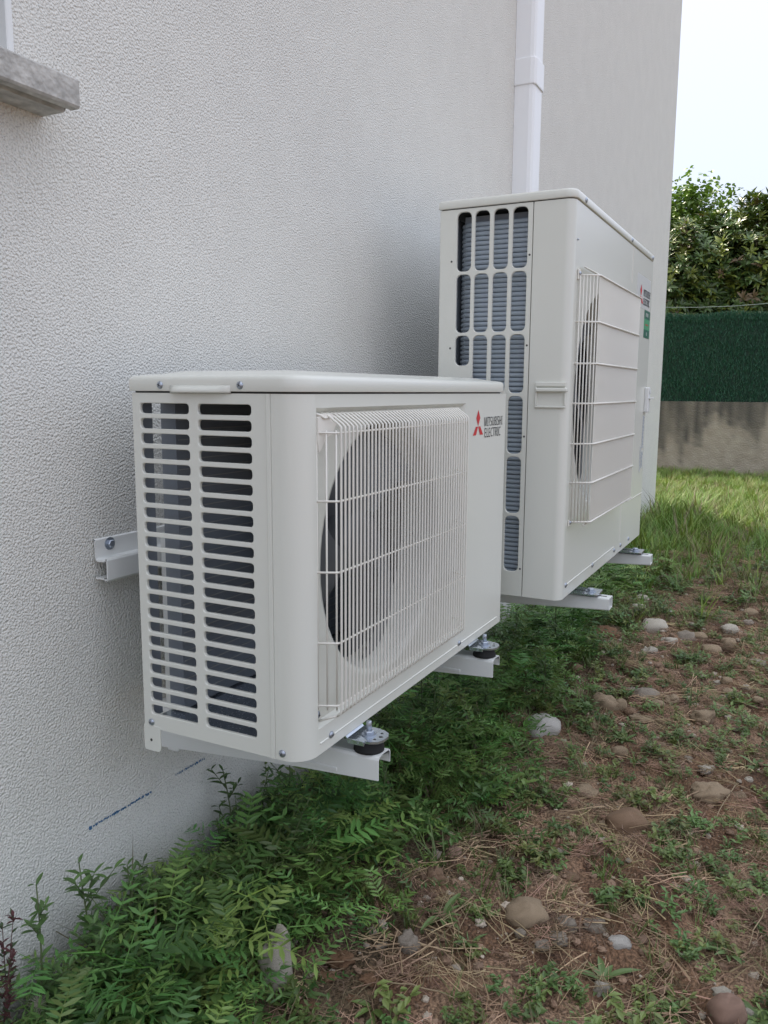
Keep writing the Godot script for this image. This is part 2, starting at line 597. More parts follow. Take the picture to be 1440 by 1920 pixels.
func build_boundary() -> void:
	var zf := -8.85
	var st := S()
	var h := thing("boundary_wall", "low stained concrete wall under the green screen fence", "wall", Vector3(0, 0, zf))
	# fine grid so that the run-off stains can be coloured where they are
	var nx := 330
	var ny := 36
	var x0 := -7.0
	var x1 := 9.0
	var streak := FastNoiseLite.new()
	streak.seed = 3
	streak.frequency = 0.9
	streak.fractal_octaves = 3
	var fine := FastNoiseLite.new()
	fine.seed = 6
	fine.frequency = 7.0
	fine.fractal_octaves = 4
	var v := PackedVector3Array()
	var cols := PackedColorArray()
	var idx := PackedInt32Array()
	for j in ny + 1:
		for i in nx + 1:
			var x := lerpf(x0, x1, float(i) / nx)
			var y := lerpf(-0.3, 0.8, float(j) / ny)
			v.append(Vector3(x, y, fine.get_noise_2d(x, y) * 0.004))
			var f := fine.get_noise_2d(x * 1.2, y * 1.2)
			var c := Color(0.3, 0.265, 0.215).lerp(Color(0.4, 0.36, 0.3), clampf(f + 0.5, 0, 1))
			# dark algae runs, longer here and shorter there, with ragged ends
			var run := 0.36 + 0.5 * streak.get_noise_2d(x * 1.4, 3.0) + 0.3 * streak.get_noise_2d(x * 6.0, 9.0) + 0.16 * f
			var s := smoothstep(-0.1, 0.12, run - (0.8 - y)) * (0.8 + 0.45 * streak.get_noise_2d(x * 9.0, y * 1.2))
			c = c.lerp(Color(0.07, 0.068, 0.062), clampf(s, 0, 0.92))
			cols.append(c)
	for j in ny:
		for i in nx:
			var a := j * (nx + 1) + i
			idx.append_array([a, a + nx + 1, a + 1, a + 1, a + nx + 1, a + nx + 2])
	var arr := []
	arr.resize(Mesh.ARRAY_MAX)
	var nrm := PackedVector3Array()
	for k in v.size():
		nrm.append(Vector3(0, 0, 1))
	arr[Mesh.ARRAY_VERTEX] = v
	arr[Mesh.ARRAY_NORMAL] = nrm
	arr[Mesh.ARRAY_COLOR] = cols
	arr[Mesh.ARRAY_INDEX] = idx
	var am := ArrayMesh.new()
	am.add_surface_from_arrays(Mesh.PRIMITIVE_TRIANGLES, arr)
	obj("face", am, mats["old concrete"], h)
	box(st, Vector3(x0, -0.3, -0.22), Vector3(x1, 0.796, -0.012))
	part("core", st, mats["concrete"], h)
	# green brushwood screen standing on the wall
	var sf := thing("screen_fence", "dark green artificial brushwood screen standing on the low wall", "fence", Vector3(0, 0.8, zf))
	st = S()
	box(st, Vector3(x0, -0.02, -0.05), Vector3(x1, 0.93, -0.035))
	part("backing", st, mats["screen backing"], sf)
	st = S()
	var bl := PackedVector3Array([Vector3(0, -0.019, 0), Vector3(0.002, 0.0, 0.006), Vector3(-0.002, 0.019, 0.0)])
	tube(st, bl, 0.0026, 3, 0.001, false)
	var bm := mesh_of(st)
	var xf := []
	var cc := []
	for k in 42000:
		var x := rng.randf_range(-1.8, 3.0)
		var y := rng.randf_range(0.0, 0.95)
		if k % 5 == 0:
			y = rng.randf_range(0.89, 0.955) + 0.012 * sin(x * 9.0)
		var b := Basis.from_euler(Vector3(rng.randf_range(-0.25, 0.35), rng.randf() * TAU, rng.randf_range(-0.6, 0.6))).scaled(Vector3.ONE * rng.randf_range(0.6, 1.3))
		xf.append(Transform3D(b, Vector3(x, y, -0.028 + rng.randf_range(-0.008, 0.012))))
		var g := rng.randf_range(0.6, 1.35)
		cc.append(Color(0.015 * g, 0.085 * g, 0.045 * g))
	var br := scatter("bristles", bm, xf, cc, mats["screen bristle"], sf)
	br.set_meta("kind", "stuff")
	st = S(true)
	var wp := PackedVector3Array()
	for i in 41:
		wp.append(Vector3(lerpf(x0, x1, i / 40.0), 1.03 + 0.012 * sin(i * 1.7), -0.02))
	tube(st, wp, 0.003, 5)
	part("top_wire", st, mats["wire"], sf)
	for i in 7:
		st = S(true)
		disc(st, Vector3(x0 + 0.6 + i * 2.45, 0.0, -0.085), Vector3.UP, [[0.022, -0.02], [0.022, 1.05], [0.012, 1.06]], 10)
		part("post", st, mats["screen backing"], sf)

func build_duct() -> void:
	# plastic cable duct with bevelled edges on the house wall
	var d := thing("cable_duct", "white plastic cable duct running up the wall behind the tall unit", "duct", Vector3(0, 0.5, -1.965))
	var sect := func(wide: float, deep: float, ch: float, y: float) -> PackedVector3Array:
		var z0 := (wide - 0.11) * 0.5
		var z1 := -0.11 - (wide - 0.11) * 0.5
		return PackedVector3Array([Vector3(0.0005, y, z0), Vector3(deep - ch, y, z0), Vector3(deep - ch * 0.3, y, z0 - ch * 0.25), Vector3(deep, y, z0 - ch), Vector3(deep, y, z1 + ch), Vector3(deep - ch * 0.3, y, z1 + ch * 0.25), Vector3(deep - ch, y, z1), Vector3(0.0005, y, z1)])
	var st := S()
	loft(st, [sect.call(0.108, 0.068, 0.016, 0.0), sect.call(0.108, 0.068, 0.016, 1.455)])
	part("duct_cover", st, mats["duct plastic"], d)
	st = S()
	loft(st, [sect.call(0.108, 0.068, 0.016, 1.46), sect.call(0.108, 0.068, 0.016, 5.1)])
	part("duct_cover", st, mats["duct plastic"], d)
	st = S()
	loft(st, [sect.call(0.115, 0.0725, 0.018, 1.435), sect.call(0.117, 0.0735, 0.018, 1.438), sect.call(0.117, 0.0735, 0.018, 1.517), sect.call(0.115, 0.0725, 0.018, 1.52)])
	part("joint_cover", st, mats["duct plastic"], d)

func bolt_head(parent: Node, p: Vector3, axis: Vector3, r: float, m := "zinc screw", called := "screw") -> void:
	var st := S(true)
	disc(st, p, axis, [[r * 1.15, -0.001], [r * 1.15, 0.0006], [r * 1.0, 0.0016], [r * 0.62, 0.0028], [r * 0.2, 0.0032]], 12)
	var s := part(called, st, mats[m], parent)
	st = S()
	var up := Vector3.UP
	var side := up.cross(axis).normalized()
	for k in 2:
		var a: Vector3 = (up + side * 0.4).normalized() * r * 0.55 if k == 0 else (side - up * 0.4).normalized() * r * 0.55
		var b := axis.cross(a).normalized() * r * 0.1
		var o := p + axis * 0.0034
		quad(st, o - a - b, o - a + b, o + a + b, o + a - b, axis)
	part("cross_slot", st, mats["seam gap"], s)

func hex_bolt(parent: Node, p: Vector3, axis: Vector3, r: float, called := "bolt") -> void:
	var st := S()
	disc(st, p, axis, [[r * 1.75, 0.0], [r * 1.75, r * 0.25]], 20)
	disc(st, p + axis * r * 0.25, axis, [[r * 1.12, 0.0], [r * 1.15, r * 0.6], [r * 0.95, r * 0.8]], 6)
	part(called, st, mats["zinc screw"], parent)

func build_brackets() -> void:
	# light bracket under the small unit: rail, two uprights, two channel arms
	var m: Material = mats["bracket paint"]
	var b := thing("wall_bracket", "white steel wall bracket carrying the small unit, rail end showing beside it", "bracket", Vector3(0, 0.3, 0))
	var st := S()
	# rail profile (x out from wall, y), extruded along z
	var prof := [[0.002, 0.373], [0.004, 0.375], [0.006, 0.373], [0.006, 0.345], [0.008, 0.342], [0.024, 0.3425], [0.0265, 0.346], [0.0285, 0.346], [0.030, 0.343], [0.030, 0.313], [0.0275, 0.3095], [0.0245, 0.3095], [0.022, 0.3125], [0.004, 0.3125]]
	var thick := 0.0022
	for k in prof.size() - 1:
		var a := Vector2(prof[k][0], prof[k][1])
		var c := Vector2(prof[k + 1][0], prof[k + 1][1])
		var n := Vector2(-(c - a).y, (c - a).x).normalized() * thick
		var outv := Vector3(-n.x, -n.y, 0)
		for zz in [[a, c, outv * -1.0], [a - n, c - n, outv]]:
			var A: Vector2 = zz[0]
			var C: Vector2 = zz[1]
			quad(st, Vector3(A.x, A.y, -0.018), Vector3(C.x, C.y, -0.018), Vector3(C.x, C.y, -0.8), Vector3(A.x, A.y, -0.8), zz[2])
		quad(st, Vector3(a.x, a.y, -0.018), Vector3(c.x, c.y, -0.018), Vector3(c.x - n.x, c.y - n.y, -0.018), Vector3(a.x - n.x, a.y - n.y, -0.018), Vector3(0, 0, 1))
	var rail := part("rail", st, m, b)
	hex_bolt(rail, Vector3(0.0062, 0.364, -0.047), Vector3(1, 0, 0), 0.0058)
	hex_bolt(rail, Vector3(0.0062, 0.364, -0.75), Vector3(1, 0, 0), 0.0058)
	for za in [-0.13, -0.63]:
		st = S()
		box(st, Vector3(0.031, -0.01, za - 0.038), Vector3(0.055, 0.37, za - 0.002), 0.003)
		part("upright", st, m, b)
		# channel arm, open below, the near leg deeper and tapering to the tip
		st = S()
		var rings := []
		for e in [[0.001, -0.006, 0.03], [0.3, 0.022, 0.043], [0.442, 0.031, 0.046]]:
			var x: float = e[0]
			var yl: float = e[1]
			var yf: float = e[2]
			var tp := 0.068
			var z0: float = za
			var z1: float = za - 0.04
			var w := 0.0022
			rings.append(PackedVector3Array([Vector3(x, yl, z0), Vector3(x, tp - 0.006, z0), Vector3(x, tp - 0.0018, z0 - 0.0018), Vector3(x, tp, z0 - 0.006), Vector3(x, tp, z1 + 0.006), Vector3(x, tp - 0.0018, z1 + 0.0018), Vector3(x, tp - 0.006, z1), Vector3(x, yf, z1), Vector3(x, yf, z1 + w), Vector3(x, tp - 0.006, z1 + w), Vector3(x, tp - w, z1 + 0.007), Vector3(x, tp - w, z0 - 0.007), Vector3(x, tp - 0.006, z0 - w), Vector3(x, yl, z0 - w)]))
		var outs := [Vector3(0, 0, 1), Vector3(0, 1, 2), Vector3(0, 2, 1), Vector3(0, 1, 0), Vector3(0, 2, -1), Vector3(0, 1, -2), Vector3(0, 0, -1), Vector3(0, -1, 0), Vector3(0, 0, 1), Vector3(0, -1, 1), Vector3(0, -1, 0), Vector3(0, -1, -1), Vector3(0, 0, -1), Vector3(0, -1, 0)]
		for k in 2:
			for i in 14:
				var j := (i + 1) % 14
				quad(st, rings[k][i], rings[k][j], rings[k + 1][j], rings[k + 1][i], outs[i])
		var T: PackedVector3Array = rings[2]
		for i in 7:
			quad(st, T[i], T[(i + 1) % 14], T[(12 - i) % 14], T[13 - i], Vector3(1, 0, 0))
		# pressed stiffening bead on the near leg
		box(st, Vector3(0.06, 0.030, za - 0.001), Vector3(0.372, 0.037, za + 0.0016), 0.0012)
		var arm := part("arm", st, m, b)
		st = S(true)
		disc(st, Vector3(0.416, 0.0685, za - 0.02), Vector3.UP, [[0.0235, 0.0], [0.0235, 0.004], [0.0205, 0.011], [0.0215, 0.019]], 20)
		part("rubber_pad", st, mats["black rubber"], arm)
		st = S(true)
		disc(st, Vector3(0.15, 0.0685, za - 0.02), Vector3.UP, [[0.0235, 0.0], [0.0205, 0.011], [0.0215, 0.019]], 16)
		part("rubber_pad", st, mats["black rubber"], arm)
	# box section arms under the tall unit
	var b2 := thing("wall_bracket", "white steel box arms bolted to the wall under the tall unit", "bracket", Vector3(0, 0.3, -0.9))
	st = S()
	box(st, Vector3(0.002, 0.33, 0.08), Vector3(0.032, 0.39, -1.1), 0.003)
	part("rail", st, m, b2)
	for za in [-0.18, -0.77]:
		st = S()
		box(st, Vector3(0.033, 0.03, za - 0.04), Vector3(0.056, 0.39, za - 0.004), 0.003)
		part("upright", st, m, b2)
		st = S()
		var x1 := 0.576
		var rr := [[0.0015, 0.05], [x1, 0.079]]
		var outer := []
		var inner := []
		for e in rr:
			var x: float = e[0]
			var y0: float = e[1]
			var y1 := 0.1085
			var o := PackedVector3Array()
			var i_ := PackedVector3Array()
			for q in rrect(y0, y1, za, za - 0.04, [0.003, 0.003, 0.003, 0.003], 2):
				o.append(Vector3(x, q.x, q.y))
			for q in rrect(y0 + 0.0025, y1 - 0.0025, za - 0.0025, za - 0.0375, [0.002, 0.002, 0.002, 0.002], 2):
				i_.append(Vector3(x, q.x, q.y))
			outer.append(o)
			inner.append(i_)
		loft(st, outer, true, false)
		for i in outer[1].size():
			var j: int = (i + 1) % outer[1].size()
			quad(st, outer[1][i], outer[1][j], inner[1][j], inner[1][i], Vector3(1, 0, 0))
			var cen := Vector3(0.3, 0.095, za - 0.02)
			quad(st, inner[0][i], inner[0][j], inner[1][j], inner[1][i], cen - (inner[0][i] + inner[1][j]) * 0.5)
		var arm := part("arm", st, m, b2)
		st = S()
		box(st, Vector3(0.505, 0.1088, za - 0.0225), Vector3(0.566, 0.1094, za - 0.0175))
		part("slot", st, mats["seam gap"], arm)
		st = S()
		box(st, Vector3(0.43, 0.109, za - 0.038), Vector3(0.548, 0.113, za - 0.002), 0.001)
		part("rubber_pad", st, mats["black rubber"], arm)

func slot_cell(st: SurfaceTool, cx0: float, cx1: float, cy0: float, cy1: float, s: Rect2, r: float, depth: float) -> void:
	# a piece of sheet in the plane z = 0 with one rounded slot punched through, its rim rolled inwards
	var Z := Vector3(0, 0, 1)
	var hole := rrect(s.position.x, s.end.x, s.position.y, s.end.y, [r, r, r, r], 4)
	var big := rrect(s.position.x - 0.0009, s.end.x + 0.0009, s.position.y - 0.0009, s.end.y + 0.0009, [r, r, r, r], 4)
	var corners := [Vector3(cx0, cy0, 0), Vector3(cx1, cy0, 0), Vector3(cx1, cy1, 0), Vector3(cx0, cy1, 0)]
	for k in 4:
		for i in 4:
			var a := big[k * 5 + i]
			var b := big[k * 5 + i + 1]
			tri(st, corners[k], Vector3(a.x, a.y, 0), Vector3(b.x, b.y, 0), Z)
		var e := big[k * 5 + 4]
		var f := big[((k + 1) % 4) * 5]
		quad(st, corners[k], corners[(k + 1) % 4], Vector3(f.x, f.y, 0), Vector3(e.x, e.y, 0), Z)
	var cen := s.get_center()
	for i in hole.size():
		var j := (i + 1) % hole.size()
		var a := hole[i]
		var b := hole[j]
		var A := big[i]
		var B := big[j]
		var inn := cen - (a + b) * 0.5
		quad(st, Vector3(A.x, A.y, 0), Vector3(B.x, B.y, 0), Vector3(b.x, b.y, -0.0012), Vector3(a.x, a.y, -0.0012), Vector3(inn.x, inn.y, 0.05))
		quad(st, Vector3(a.x, a.y, -0.0012), Vector3(b.x, b.y, -0.0012), Vector3(b.x, b.y, -depth), Vector3(a.x, a.y, -depth), Vector3(inn.x, inn.y, 0))

func flat_z(st: SurfaceTool, x0: float, x1: float, y0: float, y1: float, z := 0.0) -> void:
	quad(st, Vector3(x0, y0, z), Vector3(x1, y0, z), Vector3(x1, y1, z), Vector3(x0, y1, z), Vector3(0, 0, 1))

func flat_x(st: SurfaceTool, x: float, z0: float, z1: float, y0: float, y1: float) -> void:
	quad(st, Vector3(x, y0, z0), Vector3(x, y1, z0), Vector3(x, y1, z1), Vector3(x, y0, z1), Vector3(1, 0, 0))

func round_hole(st: SurfaceTool, x: float, z0: float, z1: float, y0: float, y1: float, cz: float, cy: float, r: float) -> void:
	# sheet in the plane of constant x with a round hole
	var X := Vector3(1, 0, 0)
	var cs := [Vector3(x, y1, z0), Vector3(x, y1, z1), Vector3(x, y0, z1), Vector3(x, y0, z0)]
	for k in 4:
		# quarter k is centred on the corner's diagonal
		var a0 := [PI * 0.5, 0.0, -PI * 0.5, PI][k] as float
		# angles measured with cos along -z and sin along y
		var start: float = [PI, PI * 0.5, 0.0, -PI * 0.5][k]
		for i in 14:
			var t0 := start - PI * 0.5 * i / 14.0
			var t1 := start - PI * 0.5 * (i + 1) / 14.0
			var p := Vector3(x, cy + sin(t0) * r, cz - cos(t0) * r)
			var q := Vector3(x, cy + sin(t1) * r, cz - cos(t1) * r)
			tri(st, cs[k], p, q, X)
		var te := start - PI * 0.5
		tri(st, cs[k], cs[(k + 1) % 4], Vector3(x, cy + sin(te) * r, cz - cos(te) * r), X)

func fan(parent: Node, c: Vector3, r: float, blades: int, turn: float) -> void:
	var f := Node3D.new()
	f.name = "fan"
	parent.add_child(f, true)
	f.position = c
	var st := S(true)
	disc(st, Vector3.ZERO, Vector3(1, 0, 0), [[r * 0.3, -0.05], [r * 0.3, 0.0], [r * 0.27, 0.008], [r * 0.1, 0.01]], 28)
	part("hub", st, mats["fan plastic"], f)
	for k in blades:
		st = S(true)
		var rows := []
		var nr := 8
		var na := 12
		for i in nr + 1:
			var rr := lerpf(r * 0.27, r, float(i) / nr)
			var row := PackedVector3Array()
			var sweep := lerpf(0.0, 0.5, pow(float(i) / nr, 1.4))
			var span := lerpf(1.35, 1.55, float(i) / nr)
			for j in na + 1:
				var u := float(j) / na
				var a: float = turn + TAU * k / blades + sweep + span * u
				row.append(Vector3(lerpf(-0.045, 0.02, u) + 0.012 * sin(u * PI), sin(a) * rr, cos(a) * rr))
			rows.append(row)
		for i in nr:
			for j in na:
				quad(st, rows[i][j], rows[i][j + 1], rows[i + 1][j + 1], rows[i + 1][j], Vector3(1, 0, 0))
		var back := Vector3(-0.003, 0, 0)
		st.set_smooth_group(2)
		for i in nr:
			for j in na:
				quad(st, rows[i][j] + back, rows[i][j + 1] + back, rows[i + 1][j + 1] + back, rows[i + 1][j] + back, Vector3(-1, 0, 0))
		part("blade", st, mats["fan plastic"], f)

func bellmouth(st: SurfaceTool, cz: float, cy: float, prof: Array) -> void:
	# prof: [radius, x]
	var n := 56
	for k in prof.size() - 1:
		for i in n:
			var a := TAU * i / n
			var b := TAU * (i + 1) / n
			var f := func(q: Array, t: float) -> Vector3: return Vector3(q[1], cy + sin(t) * q[0], cz - cos(t) * q[0])
			var p: Vector3 = f.call(prof[k], a)
			var mid := (a + b) * 0.5
			quad(st, p, f.call(prof[k], b), f.call(prof[k + 1], b), f.call(prof[k + 1], a), Vector3(0.2, -sin(mid), cos(mid)))

func text(called: String, s: String, height: float, width: float, p: Vector3, m: Material, parent: Node, bold := true) -> void:
	var tm := TextMesh.new()
	var fnt := SystemFont.new()
	fnt.font_names = PackedStringArray(["Droid Sans"])
	if bold:
		fnt.font_weight = 700
	tm.font = fnt
	tm.font_size = 64
	tm.pixel_size = 0.01
	tm.depth = 0.0
	tm.text = s
	tm.horizontal_alignment = HORIZONTAL_ALIGNMENT_LEFT
	var ab := tm.get_aabb()
	var o := obj(called, tm, m, parent)
	var sx := width / ab.size.x
	var sy := height / ab.size.y
	o.transform = Transform3D(Basis(Vector3(0, 0, -sx), Vector3(0, sy, 0), Vector3(1, 0, 0)), p - Vector3(0, sy * ab.position.y, -sx * ab.position.x))

func emblem(parent: Node, x: float, z0: float, z1: float, y0: float, y1: float) -> Node3D:
	# three red lozenges
	var e := Node3D.new()
	e.name = "logo"
	parent.add_child(e, true)
	var zc := (z0 + z1) * 0.5
	var hy := y1 - y0
	var w := absf(z1 - z0)
	var X := Vector3(1, 0, 0)
	var P := func(u: float, v: float) -> Vector3: return Vector3(x, y0 + v * hy, zc - (u - 0.5) * w)
	for q in [[[0.5, 1.0], [0.69, 0.68], [0.5, 0.36], [0.31, 0.68]], [[0.49, 0.34], [0.29, 0.34 - 0.0], [0.0, 0.0], [0.31, 0.0]], [[0.51, 0.34], [0.71, 0.34], [1.0, 0.0], [0.69, 0.0]]]:
		var st := S()
		quad(st, P.call(q[0][0], q[0][1]), P.call(q[1][0], q[1][1]), P.call(q[2][0], q[2][1]), P.call(q[3][0], q[3][1]), X)
		part("lozenge", st, mats["logo red"], e)
	return e

func screw_at(parent: Node, p: Vector3, axis: Vector3, r := 0.0042) -> void:
	bolt_head(parent, p, axis, r)

func build_small_unit() -> void:
	var u := thing("outdoor_unit", "small ivory outdoor unit with louvred end, square wire fan guard and red emblem", "outdoor unit", Vector3(0.11, 0.4, 0))
	var paint: Material = mats["ivory paint"]
	var H := 0.4996
	var W := 0.8
	var D := 0.287
	# ---- louvred end panel
	var st := S()
	var pitch := 0.02133
	var top_c := 0.478
	var cols := [[0.0075, 0.0155, 0.1035, 0.1115], [0.1115, 0.1195, 0.2085, 0.2165]]
	var y_top := top_c + pitch * 0.5
	var y_bot := top_c - 21.5 * pitch
	for c in cols:
		for k in 22:
			var yc := top_c - pitch * k
			slot_cell(st, c[0], c[3], yc - pitch * 0.5, yc + pitch * 0.5, Rect2(c[1], yc - 0.0072, c[2] - c[1], 0.0144), 0.0052, 0.005)
	flat_z(st, 0.0015, 0.0075, y_bot, y_top)
	flat_z(st, 0.2165, 0.232, y_bot, y_top)
	flat_z(st, 0.0015, 0.232, y_top, H)
	flat_z(st, 0.0015, 0.232, 0.0, y_bot)
	# back edge rolled round, return flange, and the bead beside the seam
	quad(st, Vector3(0.0015, 0, 0), Vector3(0.0015, H, 0), Vector3(0, H, -0.0015), Vector3(0, 0, -0.0015), Vector3(-1, 0, 1))
	quad(st, Vector3(0, 0, -0.0015), Vector3(0, H, -0.0015), Vector3(0, H, -0.036), Vector3(0, 0, -0.036), Vector3(-1, 0, 0))
	quad(st, Vector3(0.232, 0, 0), Vector3(0.232, H, 0), Vector3(0.2335, H, 0.0016), Vector3(0.2335, 0, 0.0016), Vector3(-1, 0, 1))
	flat_z(st, 0.2335, 0.2385, 0, H, 0.0016)
	quad(st, Vector3(0.2385, 0, 0.0016), Vector3(0.2385, H, 0.0016), Vector3(0.240, H, -0.002), Vector3(0.240, 0, -0.002), Vector3(1, 0, 1))
	part("end_panel", st, paint, u)
	# dark backing of the rear corner, the coil along the back, and the inner wall
	st = S()
	box(st, Vector3(0.0012, 0.01, -0.0355), Vector3(0.005, H - 0.01, -0.006))
	part("rear_corner", st, mats["coil fins"], u)
	var coil := Node3D.new()
	coil.name = "coil"
	u.add_child(coil, true)
	st = S()
	box(st, Vector3(0.004, 0.012, -0.76), Vector3(0.032, H - 0.012, -0.0545))
	part("fin_block", st, mats["coil fins"], coil)
	for k in 30:
		st = S()
		var yy := 0.03 + k * 0.0148
		box(st, Vector3(0.0325, yy, -0.75), Vector3(0.0335, yy + 0.0015, -0.058))
		part("fin_line", st, mats["sheet steel"], coil)
	# ---- front panel: wraps round the corner, recessed square with a round opening
	st = S(true)
	var r := 0.034
	var prev := []
	for i in 10:
		var a := PI * 0.5 * maxf(i - 1, 0) / 8.0
		var p := Vector2(D - r + sin(a) * r, -r + cos(a) * r) if i > 0 else Vector2(0.2405, 0.0)
		prev.append(p)
	for i in 9:
		var a: Vector2 = prev[i]
		var b: Vector2 = prev[i + 1]
		quad(st, Vector3(a.x, 0, a.y), Vector3(a.x, H, a.y), Vector3(b.x, H, b.y), Vector3(b.x, 0, b.y), Vector3((a.x + b.x) * 0.5 - D + r + 0.001, 0, (a.y + b.y) * 0.5 + r))
	st.set_smooth_group(-1)
	quad(st, Vector3(0.2405, 0, 0), Vector3(0.2405, H, 0), Vector3(0.2405, H, -0.012), Vector3(0.2405, 0, -0.012), Vector3(-1, 0, 0))
	var rz0 := -0.036
	var rz1 := -0.568
	var ry0 := 0.038
	var ry1 := 0.4815
	var dp := 0.009
	var bv := 0.007
	flat_x(st, D, -r, rz0, 0, H)
	flat_x(st, D, rz0, rz1, ry1, H)
	flat_x(st, D, rz0, rz1, 0, ry0)
	flat_x(st, D, rz1, -W + 0.003, 0, H)
	quad(st, Vector3(D, 0, -W + 0.003), Vector3(D, H, -W + 0.003), Vector3(D - 0.003, H, -W), Vector3(D - 0.003, 0, -W), Vector3(1, 0, -1))
	var o4 := [Vector3(D, ry0, rz0), Vector3(D, ry1, rz0), Vector3(D, ry1, rz1), Vector3(D, ry0, rz1)]
	var i4 := [Vector3(D - dp, ry0 + bv, rz0 - 0.003), Vector3(D - dp, ry1 - bv, rz0 - 0.003), Vector3(D - dp, ry1 - bv, rz1 + bv), Vector3(D - dp, ry0 + bv, rz1 + bv)]
	for k in 4:
		quad(st, o4[k], o4[(k + 1) % 4], i4[(k + 1) % 4], i4[k], Vector3(1, 0, 0))
	var cz := -0.262
	var cy := 0.2605
	var fr := 0.206
	round_hole(st, D - dp, rz0 - 0.003, rz1 + bv, ry0 + bv, ry1 - bv, cz, cy, fr)
	st.set_smooth_group(3)
	bellmouth(st, cz, cy, [[fr, D - dp], [fr - 0.006, D - dp - 0.002], [fr - 0.010, D - dp - 0.009], [fr - 0.011, D - dp - 0.07]])
	st.set_smooth_group(-1)
	# pressed bead along the foot of the panel
	box(st, Vector3(D - 0.001, 0.0145, -0.062), Vector3(D + 0.0016, 0.0175, -0.04), 0.001)
	box(st, Vector3(D - 0.001, 0.0145, -0.545), Vector3(D + 0.0016, 0.0175, -0.078), 0.001)
	box(st, Vector3(D - 0.001, 0.0145, -0.775), Vector3(D + 0.0016, 0.0175, -0.565), 0.001)
	part("front_panel", st, paint, u)
	st = S()
	quad(st, Vector3(D - 0.003, 0, -W), Vector3(D - 0.003, H, -W), Vector3(0, H, -W), Vector3(0, 0, -W), Vector3(0, 0, -1))
	quad(st, Vector3(0, 0, -W), Vector3(0, H, -W), Vector3(0, H, -0.77), Vector3(0, 0, -0.77), Vector3(-1, 0, 0))
	part("far_panel", st, paint, u)
	st = S()
	base_plate(st, D, W, r, 0.006)
	part("base_pan", st, mats["galvanised steel"], u)
	st = S()
	box(st, Vector3(0.034, 0.009, -0.575), Vector3(D - 0.082, H - 0.002, -0.57))
	part("partition", st, mats["sheet steel"], u)
	st = S()
	box(st, Vector3(0.1, cy - 0.05, cz - 0.05), Vector3(0.17, cy + 0.05, cz + 0.05), 0.012)
	part("fan_motor", st, mats["sheet steel"], u)
	fan(u, Vector3(D - 0.062, cy, cz), 0.19, 3, 0.7)
	# ---- lid
	st = S()
	var lid := []
	for q in [[-0.0025, 0.0026], [-0.003, 0.0036], [-0.003, 0.0175], [-0.0015, 0.0215], [0.002, 0.0238], [0.012, 0.0252], [0.03, 0.0268], [0.05, 0.031], [0.056, 0.0315]]:
		var ins: float = q[0]
		var ring := PackedVector3Array()
		for p in rrect(ins, D - ins, -ins, -W + ins, [0.004, maxf(r - ins, 0.004), maxf(r - ins, 0.004), 0.004], 8):
			ring.append(Vector3(p.x, H + q[1], p.y))
		lid.append(ring)
	st.set_smooth_group(1)
	loft(st, lid)
	var L := part("lid", st, paint, u)
	# finger lip pressed out of the lid's end
	st = S(true)
	var rings := []
	for k in 11:
		var t := k / 10.0
		var x := lerpf(0.074, 0.178, t)
		var e := smoothstep(0.0, 0.14, t) * (1.0 - smoothstep(0.7, 1.0, t))
		rings.append(PackedVector3Array([Vector3(x, H + 0.0005, 0.0015), Vector3(x, H + 0.0005, 0.003 + 0.0075 * e), Vector3(x, H + 0.003, 0.003 + 0.0085 * e), Vector3(x, H + 0.0065, 0.003 + 0.006 * e), Vector3(x, H + 0.0105, 0.003 + 0.001 * e), Vector3(x, H + 0.0105, 0.0015)]))
	loft(st, rings)
	part("finger_lip", st, paint, L)
	screw_at(L, Vector3(0.057, H + 0.0108, 0.003), Vector3(0, 0, 1), 0.0047)
	screw_at(L, Vector3(0.194, H + 0.0108, 0.003), Vector3(0, 0, 1), 0.0047)
	screw_at(u, Vector3(0.0155, 0.0095, 0.0005), Vector3(0, 0, 1), 0.0046)
	screw_at(u, Vector3(0.2515, 0.0105, 0.0005), Vector3(0, 0, 1), 0.0046)
	screw_at(u, Vector3(D + 0.0005, 0.018, -0.07), Vector3(1, 0, 0), 0.0046)
	screw_at(u, Vector3(D + 0.0005, 0.018, -0.555), Vector3(1, 0, 0), 0.0046)
	screw_at(u, Vector3(D - dp + 0.002, 0.055, -0.0455), Vector3(1, 0, 0), 0.005)
	# thin dark joints: under the lid and between end panel and front
	st = S()
	joint_ring(st, D, W, H, r, 0.003)
	part("joint", st, mats["seam gap"], u)
	# rear foot tab under the end panel
	st = S()
	loft(st, [rz_ring(0.0, 0.032, -0.036, 0.0035, 0.0005), rz_ring(0.0, 0.032, -0.036, 0.0035, -0.0012)])
	var tab := part("foot_tab", st, paint, u)
	st = S()
	disc(st, Vector3(0.014, -0.019, 0.0006), Vector3(0, 0, 1), [[0.0022, 0.0], [0.0022, 0.0003]], 10)
	part("hole", st, mats["seam gap"], tab)
	# ---- galvanised feet
	for zf in [-0.15, -0.65]:
		st = S()
		var ring := func(x: float, y: float, hw: float, th: float) -> PackedVector3Array:
			return PackedVector3Array([Vector3(x, y, zf + hw), Vector3(x, y + th, zf + hw), Vector3(x, y + th, zf - hw), Vector3(x, y, zf - hw)])
		var foot := Node3D.new()
		foot.name = "foot"
		u.add_child(foot, true)
		loft(st, [ring.call(0.22, -0.0002, 0.026, 0.003), ring.call(0.272, -0.0002, 0.026, 0.003), ring.call(0.283, -0.0125, 0.026, 0.0032), ring.call(0.305, -0.0125, 0.026, 0.0036), ring.call(0.32, -0.0125, 0.024, 0.0036), ring.call(0.33, -0.0125, 0.018, 0.0036), ring.call(0.335, -0.0125, 0.008, 0.0036)])
